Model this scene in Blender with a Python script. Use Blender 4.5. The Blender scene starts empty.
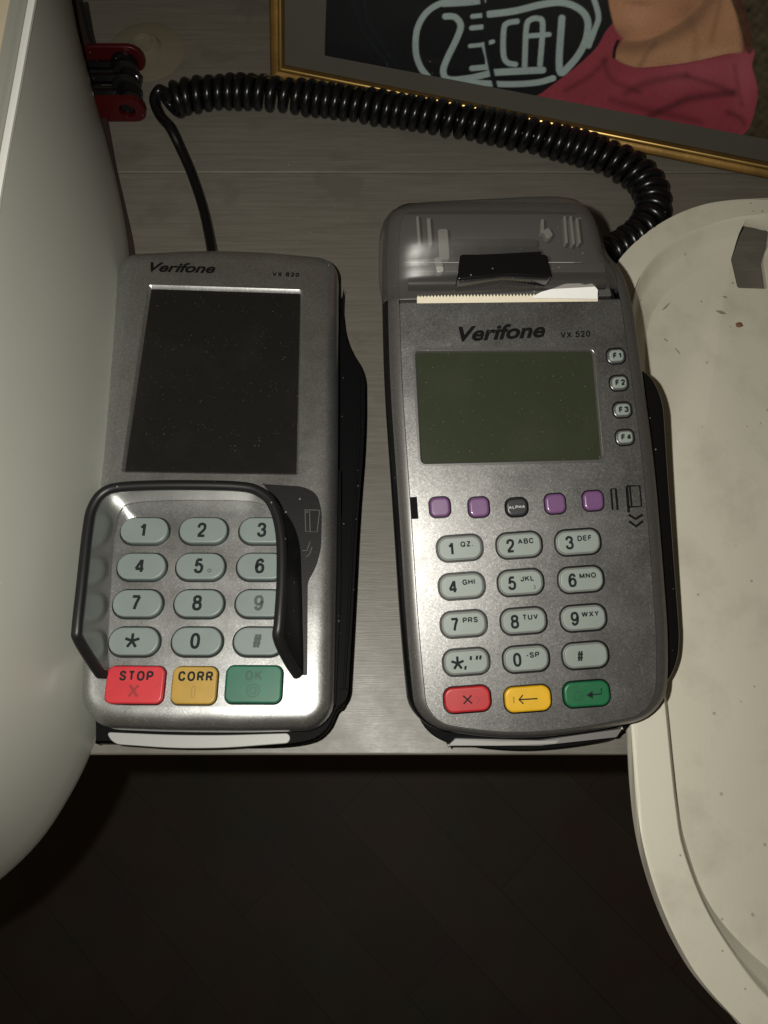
import bpy, bmesh, math, random
from mathutils import Vector, Matrix
random.seed(7)
S = 0.01                                   # geometry below is written in centimetres
sc = bpy.context.scene
col = sc.collection

# ------------------------------------------------------------------ camera, world, light, exposure
TH = math.radians(18.0); HC = 36.0; FP = 787.0
CAM = Vector((0, 0, HC))
D = Vector((0, math.sin(TH), -math.cos(TH))); R = Vector((1, 0, 0)); U = Vector((0, math.cos(TH), math.sin(TH)))
cd = bpy.data.cameras.new('camera'); cam = bpy.data.objects.new('camera', cd); col.objects.link(cam)
cam.location = CAM * S; cam.rotation_euler = (TH, 0, 0)
cd.sensor_fit = 'VERTICAL'; cd.sensor_height = 24; cd.lens = 24 * FP / 1024
cd.clip_start = 0.01; cd.clip_end = 50
sc.camera = cam
w = bpy.data.worlds.new('World'); sc.world = w; w.use_nodes = True
w.node_tree.nodes['Background'].inputs[0].default_value = (1.0, 0.76, 0.50, 1)
w.node_tree.nodes['Background'].inputs[1].default_value = 0.045
ld = bpy.data.lights.new('phone_flash', 'AREA'); ld.shape = 'DISK'; ld.size = 0.006
ld.energy = 1.32; ld.color = (1.0, 0.972, 0.885)
lo = bpy.data.objects.new('phone_flash', ld); col.objects.link(lo)
lo.location = (CAM + R * -2.6 + U * 1.2) * S; lo.rotation_euler = (TH, 0, 0)
sc.view_settings.view_transform = 'Standard'; sc.view_settings.look = 'None'
sc.view_settings.exposure = 0; sc.view_settings.gamma = 1; sc.view_settings.use_curve_mapping = False

# ------------------------------------------------------------------ frames: pixel of the reference -> point on a real plane
def ray(px, py): return D * FP + R * (px - 384) + U * (512 - py)
def onplane(px, py, P, N):
    d = ray(px, py); return CAM + d * ((P - CAM).dot(N) / d.dot(N))
def atz(px, py, z): return onplane(px, py, Vector((0, 0, z)), Vector((0, 0, 1)))
class Frame:
    def __init__(s, O, X, V):
        s.O = O; s.X = X.normalized(); s.V = V.normalized(); s.N = s.X.cross(s.V)
    def w(s, u, v, w=0): return s.O + s.X * u + s.V * v + s.N * w
    def px(s, p, w=0):
        q = onplane(p[0], p[1], s.O + s.N * w, s.N) - s.O
        return (q.dot(s.X), q.dot(s.V))
    def pts(s, ps, w=0): return [s.px(p, w) for p in ps]
def face_frame(px, py, z, phi, slope):
    a, b = math.radians(phi), math.radians(slope)
    return Frame(atz(px, py, z), Vector((math.cos(a), math.sin(a), 0)),
                 Vector((-math.sin(a) * math.cos(b), math.cos(a) * math.cos(b), math.sin(b))))
G = Frame(Vector((0, 0, 0)), Vector((1, 0, 0)), Vector((0, 1, 0)))
def zz(ps, x0, y0, s): return [(x0 + x / s, y0 + y / s) for x, y in ps]

# ------------------------------------------------------------------ 2D outlines
def spline(ps, n=6, closed=True):
    out = []; m = len(ps); rng = range(m if closed else m - 1)
    for i in rng:
        if closed: a, b, c, d = ps[i - 1], ps[i], ps[(i + 1) % m], ps[(i + 2) % m]
        else: a, b, c, d = ps[max(i - 1, 0)], ps[i], ps[i + 1], ps[min(i + 2, m - 1)]
        for k in range(n):
            t = k / n
            out.append(tuple(0.5 * (2 * b[j] + (c[j] - a[j]) * t + (2 * a[j] - 5 * b[j] + 4 * c[j] - d[j]) * t * t
                       + (3 * b[j] - a[j] - 3 * c[j] + d[j]) * t ** 3) for j in range(len(b))))
    if not closed: out.append(tuple(ps[-1]))
    return out
def rnd(ps, r, n=7):
    out = []; m = len(ps)
    for i in range(m):
        rr = r[i] if isinstance(r, (list, tuple)) else r
        p, a, b = Vector(ps[i]), Vector(ps[i - 1]), Vector(ps[(i + 1) % m])
        da, db = a - p, b - p
        t = min(rr, da.length * .49, db.length * .49)
        A = p + da.normalized() * t; B = p + db.normalized() * t
        for k in range(n + 1):
            s = k / n
            # rational quadratic close to an arc
            wgt = .72; q = (1 - s) ** 2 * A + 2 * wgt * s * (1 - s) * p + s * s * B
            q = q / ((1 - s) ** 2 + 2 * wgt * s * (1 - s) + s * s)
            out.append((q.x, q.y))
    return clean(out)
def clean(ps, e=.004):
    o = []
    for p in ps:
        if not o or math.hypot(p[0] - o[-1][0], p[1] - o[-1][1]) > e: o.append(p)
    while len(o) > 3 and math.hypot(o[0][0] - o[-1][0], o[0][1] - o[-1][1]) < e: o.pop()
    return o
def area(ps): return .5 * sum(ps[i - 1][0] * ps[i][1] - ps[i][0] * ps[i - 1][1] for i in range(len(ps)))
def ccw(ps): return ps if area(ps) > 0 else ps[::-1]
def offset(ps, d):
    m = len(ps); out = []
    for i in range(m):
        a, p, b = Vector(ps[i - 1]), Vector(ps[i]), Vector(ps[(i + 1) % m])
        e1 = (p - a); e2 = (b - p)
        if e1.length < 1e-9: e1 = e2
        if e2.length < 1e-9: e2 = e1
        e1.normalize(); e2.normalize()
        n = Vector((e1.y + e2.y, -e1.x - e2.x))
        n.normalize(); k = max(.6, n.dot(Vector((e1.y, -e1.x))))
        out.append((p.x + n.x * d / k, p.y + n.y * d / k))
    return out
def rrect(cx, cy, wd, ht, r, rot=0, n=7):
    c = rnd([(-wd / 2, -ht / 2), (wd / 2, -ht / 2), (wd / 2, ht / 2), (-wd / 2, ht / 2)], r, n)
    a = math.radians(rot); ca, sa = math.cos(a), math.sin(a)
    return [(cx + x * ca - y * sa, cy + x * sa + y * ca) for x, y in c]
def ribbon_quads(ps, wd):
    m = len(ps); L = []; Rr = []
    for i in range(m):
        a = Vector(ps[max(i - 1, 0)][:2]); b = Vector(ps[min(i + 1, m - 1)][:2]); t = (b - a).normalized(); n = Vector((-t.y, t.x)) * wd / 2
        p = Vector(ps[i][:2]); L.append(p + n); Rr.append(p - n)
    return L, Rr

# ------------------------------------------------------------------ lettering drawn as strokes: p = straight, s = smooth; box 0..1
def ell(cx, cy, rx, ry, e=.85, n=28):
    f = lambda q: math.copysign(abs(q) ** e, q)
    return [(cx + rx * f(math.cos(2 * math.pi * k / n)), cy + ry * f(math.sin(2 * math.pi * k / n))) for k in range(n + 1)]
six = [(.95, .78), (.8, .95), (.5, 1), (.15, .85), (0, .5), (.02, .25), (.2, .03), (.5, 0), (.85, .06), (1, .3), (.88, .54), (.5, .62), (.15, .5), (.03, .33)]
GL = {'0': (.56, 'l', ell(.5, .5, .5, .5)), '1': (.40, 'p', [(.85, 0), (.85, 1)], 's', [(.85, .98), (.55, .80), (.05, .70)]),
 '2': (.56, 's', [(.02, .68), (.12, .91), (.5, 1), (.9, .9), (.96, .68), (.78, .46), (.35, .22), (.05, .02)], 'p', [(-.05, 0), (1, 0)]),
 '3': (.56, 's', [(.02, .74), (.15, .94), (.5, 1), (.88, .9), (.92, .7), (.72, .55), (.42, .53)], 's', [(.45, .53), (.82, .5), (1, .3), (.88, .08), (.5, 0), (.12, .07), (0, .27)]),
 '4': (.58, 'p', [(.78, 0), (.78, 1)], 'p', [(.74, .98), (0, .27)], 'p', [(-.05, .26), (1.1, .26)]),
 '5': (.56, 'p', [(.95, 1), (.2, 1)], 'p', [(.24, 1), (.1, .46)], 's', [(.08, .47), (.3, .62), (.6, .64), (.95, .5), (1, .3), (.85, .06), (.5, 0), (.15, .06), (0, .24)]),
 '6': (.56, 's', six), '7': (.56, 'p', [(-.04, 1), (1.05, 1)], 's', [(1, .98), (.62, .5), (.38, 0)]),
 '8': (.56, 'l', ell(.5, .78, .44, .22), 'l', ell(.5, .27, .5, .27)), '9': (.56, 's', [(1 - a, 1 - b) for a, b in six]),
 '#': (.62, 'p', [(.18, 0), (.40, 1)], 'p', [(.60, 0), (.82, 1)], 'p', [(0, .33), (.92, .33)], 'p', [(.08, .68), (1, .68)]),
 'A': (.70, 'p', [(0, 0), (.5, 1)], 'p', [(.5, 1), (1, 0)], 'p', [(.18, .33), (.82, .33)]),
 'B': (.62, 'p', [(0, 0), (0, 1)], 's', [(0, 1), (.6, 1), (.9, .9), (.9, .65), (.6, .53), (0, .53)], 's', [(0, .53), (.65, .53), (1, .4), (1, .13), (.65, 0), (0, 0)]),
 'C': (.66, 's', [(.97, .70), (.85, .92), (.5, 1), (.12, .87), (0, .5), (.12, .13), (.5, 0), (.86, .08), (1, .32)]),
 'D': (.66, 'p', [(0, 0), (0, 1)], 's', [(0, 1), (.5, 1), (.9, .85), (1, .5), (.9, .15), (.5, 0), (0, 0)]),
 'E': (.58, 'p', [(0, 0), (0, 1)], 'p', [(0, 1), (1, 1)], 'p', [(0, .52), (.92, .52)], 'p', [(0, 0), (1, 0)]),
 'F': (.54, 'p', [(0, 0), (0, 1)], 'p', [(0, 1), (1, 1)], 'p', [(0, .52), (.88, .52)]),
 'G': (.70, 's', [(.95, .74), (.85, .92), (.5, 1), (.12, .87), (0, .5), (.12, .13), (.5, 0), (.88, .1), (1, .3)], 'p', [(1, .2), (1, .46)], 'p', [(1.05, .46), (.55, .46)]),
 'H': (.64, 'p', [(0, 0), (0, 1)], 'p', [(1, 0), (1, 1)], 'p', [(0, .52), (1, .52)]), 'I': (.0, 'p', [(0, 0), (0, 1)]),
 'J': (.48, 's', [(1, 1), (1, .4), (.95, .1), (.5, 0), (.08, .08), (0, .32)]),
 'K': (.64, 'p', [(0, 0), (0, 1)], 'p', [(1, 1), (.05, .38)], 'p', [(.35, .6), (1.05, 0)]), 'L': (.52, 'p', [(0, 0), (0, 1)], 'p', [(0, 0), (1, 0)]),
 'M': (.76, 'p', [(0, 0), (0, 1)], 'p', [(1, 0), (1, 1)], 'p', [(.02, 1), (.5, .05)], 'p', [(.5, .05), (.98, 1)]),
 'N': (.64, 'p', [(0, 0), (0, 1)], 'p', [(1, 0), (1, 1)], 'p', [(.0, 1), (1, 0)]), 'O': (.72, 'l', ell(.5, .5, .5, .5, .9)),
 'P': (.60, 'p', [(0, 0), (0, 1)], 's', [(0, 1), (.65, 1), (1, .88), (1, .6), (.65, .46), (0, .46)]),
 'Q': (.72, 'l', ell(.5, .5, .5, .5, .9), 'p', [(.6, .25), (1.05, -.04)]),
 'R': (.64, 'p', [(0, 0), (0, 1)], 's', [(0, 1), (.65, 1), (.95, .88), (.95, .62), (.65, .48), (0, .48)], 'p', [(.6, .48), (1, 0)]),
 'S': (.62, 's', [(.95, .72), (.82, .94), (.5, 1), (.12, .92), (.05, .72), (.25, .57), (.75, .43), (.98, .27), (.85, .06), (.5, 0), (.12, .07), (0, .29)]),
 'T': (.62, 'p', [(.5, 0), (.5, 1)], 'p', [(0, 1), (1, 1)]), 'U': (.64, 's', [(0, 1), (0, .6), (.02, .2), (.2, .03), (.5, 0), (.8, .03), (.98, .2), (1, .6), (1, 1)]),
 'V': (.66, 'p', [(0, 1), (.5, 0)], 'p', [(.5, 0), (1, 1)]), 'W': (.96, 'p', [(0, 1), (.25, 0)], 'p', [(.25, 0), (.5, 1)], 'p', [(.5, 1), (.75, 0)], 'p', [(.75, 0), (1, 1)]),
 'X': (.64, 'p', [(0, 1), (1, 0)], 'p', [(0, 0), (1, 1)]), 'Y': (.64, 'p', [(0, 1), (.5, .45)], 'p', [(1, 1), (.5, .45)], 'p', [(.5, .5), (.5, 0)]),
 'Z': (.60, 'p', [(0, 1), (1, 1)], 'p', [(1, 1), (0, 0)], 'p', [(0, 0), (1, 0)]),
 'e': (.56, 'p', [(.04, .37), (.98, .37)], 's', [(1, .36), (.92, .62), (.5, .75), (.1, .63), (0, .37), (.1, .1), (.5, 0), (.82, .05), (.98, .18)]),
 'r': (.34, 'p', [(0, 0), (0, .76)], 's', [(0, .42), (.25, .66), (1, .73)]), 'i': (.0, 'p', [(0, -.07), (0, .74)], 'p', [(0, .93), (0, 1.07)]),
 'f': (.40, 's', [(.40, -.07), (.40, .5), (.42, .84), (.62, 1.02), (1.15, 1.04)], 'p', [(-.25, .66), (1.15, .66)]), 'o': (.56, 'l', ell(.5, .375, .5, .375, .9)),
 'n': (.52, 'p', [(0, -.07), (0, .78)], 's', [(0, .46), (.2, .66), (.55, .75), (.9, .66), (1, .4), (1, -.07)]),
 ' ': (.18,), '.': (.0, 'p', [(0, -.08), (0, .08)]), '-': (.3, 'p', [(-.1, .42), (1.1, .42)]), ',': (.20, 'p', [(.9, .14), (.1, -.22)]), "'": (.20, 'p', [(.9, 1.05), (.3, .66)]), '"': (.46, 'p', [(.3, 1.05), (.05, .66)], 'p', [(1.1, 1.05), (.85, .66)])}
# ------------------------------------------------------------------ mesh accumulator
class Geo:
    def __init__(s): s.v = []; s.f = []; s.m = []
    def add(s, vs, fs, mi=0):
        o = len(s.v); s.v += [Vector(v) for v in vs]
        for f in fs: s.f.append([o + i for i in f]); s.m.append(mi)
        return s
    def loft(s, rings, mi=0, cap0=False, cap1=False, closed=True):
        n = len(rings[0]); vs = [v for r in rings for v in r]; fs = []
        for j in range(len(rings) - 1):
            for i in range(n if closed else n - 1):
                k = (i + 1) % n
                fs.append((j * n + i, j * n + k, (j + 1) * n + k, (j + 1) * n + i))
        if cap0: fs.append(tuple(range(n))[::-1])
        if cap1: fs.append(tuple((len(rings) - 1) * n + i for i in range(n)))
        return s.add(vs, fs, mi)
    def curve(s, cu, fr, w0=0, mi=0, tf=None):
        ob = bpy.data.objects.new('tmp', cu); col.objects.link(ob)
        dg = bpy.context.evaluated_depsgraph_get(); me = bpy.data.meshes.new_from_object(ob.evaluated_get(dg))
        vs = []
        for v in me.vertices:
            x, y, z = v.co
            if tf: x, y = tf(x, y)
            vs.append(fr.w(x, y, z + w0))
        s.add(vs, [tuple(p.vertices) for p in me.polygons], mi)
        bpy.data.objects.remove(ob); bpy.data.meshes.remove(me); bpy.data.curves.remove(cu)
        return s
    def plate(s, outs, w0, w1, fr, bev=0, mi=0, res=2):
        cu = bpy.data.curves.new('c', 'CURVE'); cu.dimensions = '2D'; cu.fill_mode = 'BOTH'
        for i, o in enumerate(outs):
            o = clean(ccw(o))
            if i: o = o[::-1]
            elif bev: o = offset(o, -bev)
            sp = cu.splines.new('POLY'); sp.points.add(len(o) - 1); sp.use_cyclic_u = True
            for k, p in enumerate(o): sp.points[k].co = (p[0], p[1], 0, 1)
        cu.extrude = max((w1 - w0) / 2 - bev, 1e-4); cu.bevel_depth = bev; cu.bevel_resolution = res
        return s.curve(cu, fr, (w0 + w1) / 2, mi)
    def sheet(s, out, wv, fr, mi=0):
        cu = bpy.data.curves.new('c', 'CURVE'); cu.dimensions = '2D'; cu.fill_mode = 'BOTH'
        sp = cu.splines.new('POLY'); o = ccw(out); sp.points.add(len(o) - 1); sp.use_cyclic_u = True
        for k, p in enumerate(o): sp.points[k].co = (p[0], p[1], 0, 1)
        return s.curve(cu, fr, wv, mi)
    def text(s, txt, u, v, wv, fr, size=1, mi=0, bold=0, shear=0, rot=0, sx=1, align='CENTER', space=1):
        cu = bpy.data.curves.new('t', 'FONT'); cu.body = txt; cu.size = size; cu.offset = bold; cu.shear = shear
        cu.align_x = align; cu.align_y = 'CENTER'; cu.space_character = space; cu.resolution_u = 6
        a = math.radians(rot); ca, sa = math.cos(a), math.sin(a)
        return s.curve(cu, fr, wv, mi, lambda x, y: (u + x * sx * ca - y * sa, v + x * sx * sa + y * ca))
    def ribbon(s, ps, wd, wv, fr, mi=0):
        L, Rr = ribbon_quads(ps, wd); n = len(L)
        vs = [fr.w(p.x, p.y, wv) for p in L] + [fr.w(p.x, p.y, wv) for p in Rr]
        return s.add(vs, [(n + i, n + i + 1, i + 1, i) for i in range(n - 1)], mi)
    def letters(s, txt, u, v, wv, fr, h=.6, t=.11, mi=0, sx=1, gap=.20, shear=0, rot=0, align=.5):
        x = 0; items = []
        for ch in txt:
            gl = GL[ch]; w_ = gl[0] * h * sx
            for k in range(1, len(gl), 2): items.append((gl[k], [(x + t / 2 + px_ * max(0, w_ - t * .6), t / 2 + py_ * (h - t) * (.93 if ch.islower() and ch != 'f' else 1)) for px_, py_ in gl[k + 1]]))
            x += w_ + t * .7 + (gap - (.13 if ch == 'V' and len(txt) > 6 else 0) + (.05 if ch == 'i' else -.03 if ch == 'r' else 0)) * h
        tot = x - gap * h; a = math.radians(rot); ca, sa = math.cos(a), math.sin(a)
        for j, (kd, ps_) in enumerate(items):
            if kd == 's': ps_ = spline(ps_, 5, False)
            q = []
            for X_, Y_ in ps_:
                X_ -= tot * align; Y_ -= h / 2; X_ += shear * Y_; q.append((u + X_ * ca - Y_ * sa, v + X_ * sa + Y_ * ca))
            if kd == 'p':
                A_, B_ = Vector(q[0]), Vector(q[1]); L_ = [(-(B_ - A_).normalized().y, (B_ - A_).normalized().x)]
            s.ribbon(q, t, wv + .0006 * (j % 7), fr, mi)
        return s
    def tube(s, ps, r, n=10, mi=0, caps=True):
        ps = [Vector(p) for p in ps]; rings = []; up = Vector((0, 0, 1)); m = len(ps)
        T0 = (ps[1] - ps[0]).normalized()
        nrm = T0.orthogonal().normalized()
        for i in range(m):
            t = (ps[min(i + 1, m - 1)] - ps[max(i - 1, 0)]).normalized()
            nrm = (nrm - t * nrm.dot(t)).normalized(); b = t.cross(nrm)
            rr = r[i] if isinstance(r, (list, tuple)) else r
            rings.append([ps[i] + (nrm * math.cos(2 * math.pi * k / n) + b * math.sin(2 * math.pi * k / n)) * rr for k in range(n)])
        return s.loft(rings, mi, caps, caps)
    def build(s, name, mats, parent=None, smooth=42, recalc=True):
        M = Matrix.Identity(4)
        if parent: M = (Matrix.Translation(parent.location) @ Matrix.Rotation(parent.rotation_euler.z, 4, 'Z')).inverted()
        me = bpy.data.meshes.new(name)
        me.from_pydata([M @ (v * S) for v in s.v], [], s.f)
        for m in (mats if isinstance(mats, (list, tuple)) else [mats]): me.materials.append(m)
        for p, mi in zip(me.polygons, s.m): p.material_index = mi
        if recalc:
            bm = bmesh.new(); bm.from_mesh(me); bmesh.ops.recalc_face_normals(bm, faces=bm.faces); bm.to_mesh(me); bm.free()
        me.shade_smooth(); me.set_sharp_from_angle(angle=math.radians(smooth))
        o = bpy.data.objects.new(name, me); col.objects.link(o); o.parent = parent
        return o
def thing(name, label, cat, loc, rz=0, group=None):
    o = bpy.data.objects.new(name, None); col.objects.link(o); o.empty_display_size = .02
    o.location = Vector(loc) * S; o.rotation_euler = (0, 0, rz); o['label'] = label; o['category'] = cat
    if group: o['group'] = group
    return o
def tag(o, label, cat, group=None):
    o['label'] = label; o['category'] = cat
    if group: o['group'] = group
    return o

# ------------------------------------------------------------------ materials
def mat(name, c, rough=.5, metal=0, var=0, vscale=60, flake=0, bump=0, bscale=900, dust=0, dcol=(.55, .53, .48), dscale=330,
        dsize=.07, spec=.5, coat=0, sss=0, rvar=0, stretch=None, c2=None, smudge=0):
    m = bpy.data.materials.new(name); m.use_nodes = True; nt = m.node_tree; N = nt.nodes; L = nt.links
    b = N['Principled BSDF']; b.inputs['Base Color'].default_value = (*c, 1); b.inputs['Roughness'].default_value = rough
    b.inputs['Metallic'].default_value = metal; b.inputs['Specular IOR Level'].default_value = spec
    if coat: b.inputs['Coat Weight'].default_value = coat; b.inputs['Coat Roughness'].default_value = .08
    if sss: b.inputs['Subsurface Weight'].default_value = sss; b.inputs['Subsurface Scale'].default_value = .01
    tc = N.new('ShaderNodeTexCoord'); src = tc.outputs['Object']
    if stretch:
        mp = N.new('ShaderNodeMapping'); mp.inputs['Scale'].default_value = stretch; L.new(src, mp.inputs[0]); src2 = mp.outputs[0]
    else: src2 = src
    cur = None
    def noise(scale, detail=4, s=src2, rg=.6):
        n = N.new('ShaderNodeTexNoise'); n.inputs['Scale'].default_value = scale; n.inputs['Detail'].default_value = detail
        n.inputs['Roughness'].default_value = rg; L.new(s, n.inputs['Vector']); return n.outputs['Fac']
    def ramp(s, a, bb):
        r = N.new('ShaderNodeMapRange'); r.inputs[1].default_value = a; r.inputs[2].default_value = bb; L.new(s, r.inputs[0]); return r.outputs[0]
    def mix(fac, A, B):
        x = N.new('ShaderNodeMix'); x.data_type = 'RGBA'
        if isinstance(fac, float): x.inputs[0].default_value = fac
        else: L.new(fac, x.inputs[0])
        for i, q in ((6, A), (7, B)):
            if isinstance(q, tuple): x.inputs[i].default_value = (*q, 1)
            else: L.new(q, x.inputs[i])
        return x.outputs[2]
    cur = c
    if var:
        dk = c2 if c2 else tuple(x * (1 - var) for x in c); cur = mix(ramp(noise(vscale), .35, .68), cur, dk)
    if flake:
        v = N.new('ShaderNodeTexVoronoi'); v.inputs['Scale'].default_value = 1900; L.new(src, v.inputs['Vector'])
        sp = N.new('ShaderNodeSeparateColor'); L.new(v.outputs['Color'], sp.inputs[0])
        cur = mix(ramp(sp.outputs[0], .0, 1.0), cur, tuple(min(1, x * (1 + flake)) for x in c))
        cur = mix(ramp(sp.outputs[1], .93, .95), cur, tuple(min(1, x * (1 + 1.6 * flake)) for x in c))
    if dust:
        v = N.new('ShaderNodeTexVoronoi'); v.inputs['Scale'].default_value = dscale; L.new(src, v.inputs['Vector'])
        sp = N.new('ShaderNodeSeparateColor'); L.new(v.outputs['Color'], sp.inputs[0])
        lt = N.new('ShaderNodeMath'); lt.operation = 'MULTIPLY'; L.new(sp.outputs[1], lt.inputs[0]); lt.inputs[1].default_value = dsize * 2
        l2 = N.new('ShaderNodeMath'); l2.operation = 'LESS_THAN'; L.new(v.outputs['Distance'], l2.inputs[0]); L.new(lt.outputs[0], l2.inputs[1])
        gt = N.new('ShaderNodeMath'); gt.operation = 'GREATER_THAN'; L.new(sp.outputs[0], gt.inputs[0]); gt.inputs[1].default_value = 1 - dust
        mu = N.new('ShaderNodeMath'); mu.operation = 'MULTIPLY'; L.new(l2.outputs[0], mu.inputs[0]); L.new(gt.outputs[0], mu.inputs[1])
        m3 = N.new('ShaderNodeMath'); m3.operation = 'MULTIPLY'; L.new(mu.outputs[0], m3.inputs[0]); L.new(sp.outputs[2], m3.inputs[1])
        cur = mix(m3.outputs[0], cur, dcol)
    if smudge:
        sm = ramp(noise(38, 5, src), .5, .75); ms = N.new('ShaderNodeMath'); ms.operation = 'MULTIPLY'; L.new(sm, ms.inputs[0]); ms.inputs[1].default_value = smudge
        cur = mix(ms.outputs[0], cur, dcol)
    if not isinstance(cur, tuple): L.new(cur, b.inputs['Base Color'])
    if rvar:
        r = N.new('ShaderNodeMapRange'); r.inputs[1].default_value = .3; r.inputs[2].default_value = .7
        r.inputs[3].default_value = max(0, rough - rvar); r.inputs[4].default_value = rough + rvar
        L.new(noise(55, 5, src), r.inputs[0]); L.new(r.outputs[0], b.inputs['Roughness'])
    if bump:
        bp = N.new('ShaderNodeBump'); bp.inputs['Strength'].default_value = bump; bp.inputs['Distance'].default_value = .0003
        L.new(noise(bscale, 3), bp.inputs['Height']); L.new(bp.outputs[0], b.inputs['Normal'])
    return m
silver = mat('silver_paint', (.43, .435, .43), .33, .93, flake=.30, bump=.12, bscale=2500, dust=.5, dsize=.09, rvar=.05, smudge=.06)
gun = mat('graphite_paint', (.155, .153, .150), .38, .88, flake=.42, bump=.12, bscale=2500, dust=.5, dsize=.055, dcol=(.3, .29, .27), smudge=.05, rvar=.05, var=.12, vscale=35)
gunrim = mat('graphite_rim', (.20, .195, .19), .30, .8, flake=.2, dust=.2)
chrome = mat('satin_lip', (.33, .33, .32), .5, .1, bump=.1, dust=.2, dcol=(.1, .09, .08))
black = mat('black_plastic', (.005, .005, .0055), .34, bump=.12, bscale=1600, dust=.6, dcol=(.22, .21, .2), spec=.32)
blackg = mat('black_gloss', (.004, .004, .0045), .2, spec=.4, dust=.4, dcol=(.25, .25, .24))
blackt = mat('black_texture', (.006, .006, .0065), .5, spec=.35, bump=.25, bscale=1500, dust=.5, dcol=(.25, .25, .24))
well = mat('dark_gap', (.01, .01, .01), .7)
cord_m = mat('black_cord', (.004, .004, .0045), .27, spec=.42, dust=.2, dcol=(.2, .2, .19))
keyg = mat('grey_rubber', (.185, .222, .214), .42, bump=.1, rvar=.04, var=.06, vscale=120)
keyb = mat('grey_green_key', (.225, .258, .238), .45, bump=.1, var=.08, vscale=90)
ink = mat('key_ink', (.016, .02, .02), .8, spec=.1)
inkf = mat('worn_ink', (.085, .10, .095), .8, spec=.1)
ink_b = mat('housing_ink', (.006, .006, .006), .8, spec=.08)
red_a = mat('red_key', (.52, .028, .038), .4, var=.12, vscale=150); yel_a = mat('amber_key', (.40, .245, .035), .4, var=.12, vscale=150)
grn_a = mat('green_key', (.010, .115, .065), .4, var=.15, vscale=150)
red_b = mat('crimson_key', (.42, .018, .022), .4, var=.12, vscale=150); yel_b = mat('yellow_key', (.66, .38, .01), .4, var=.1, vscale=150)
grn_b = mat('emerald_key', (.009, .12, .045), .4, var=.15, vscale=150)
emb_r = mat('red_relief', (.25, .012, .015), .5); emb_y = mat('amber_relief', (.26, .15, .02), .5); emb_g = mat('green_relief', (.006, .06, .035), .5)
purple = mat('purple_key', (.145, .065, .165), .35, coat=.3, var=.1, vscale=150)
charc = mat('charcoal_key', (.02, .022, .025), .35)
lcd_a = mat('tablet_glass', (.0115, .0108, .0098), .19, dust=.9, dcol=(.13, .125, .115), dscale=780, dsize=.085, smudge=.035, spec=.5)
lcd_b = mat('lcd_glass', (.028, .034, .020), .18, dust=.85, dcol=(.14, .15, .11), dscale=780, dsize=.08, smudge=.05, spec=.5)
mirror = mat('guard_inside', (.34, .34, .33), .27, .85)
rubber = mat('guard_rubber', (.008, .008, .0085), .42, spec=.4, dust=.3, dcol=(.2, .2, .19))
shellm = mat('shell_black', (.004, .004, .0045), .6, spec=.06, dust=.5, dcol=(.18, .17, .16))
paper = mat('receipt_paper', (.68, .62, .48), .8, var=.08, vscale=200)
paperw = mat('torn_paper', (.82, .82, .80), .8, bump=.6, bscale=300)
tubm = mat('white_tub_plastic', (.355, .358, .315), .42, sss=.0, var=.05, vscale=9, rvar=.03, dust=.10, dscale=60, dsize=.03, dcol=(.7, .7, .66))
tubrim = mat('tub_rim', (.88, .89, .84), .35); cream = mat('cream_lid', (.66, .58, .42), .6, var=.05, vscale=20)
traym = mat('cream_tray_plastic', (.62, .59, .49), .42, var=.07, vscale=14, bump=.25, bscale=500, dust=.5, dcol=(.23, .19, .14), dscale=150, dsize=.06, smudge=.26, rvar=.05)
goldm = mat('gilt_moulding', (.27, .155, .04), .48, .65, var=.3, vscale=80, bump=.3, bscale=400)
goldl = mat('gilt_edge', (.55, .37, .12), .35, .8)
redt = mat('red_anodised', (.060, .004, .004), .40, .3, dust=.3)
steel = mat('dark_steel', (.05, .05, .05), .25, .8, dust=.2)
brown = mat('dark_brown_leather', (.022, .012, .009), .6, bump=.5)

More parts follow.
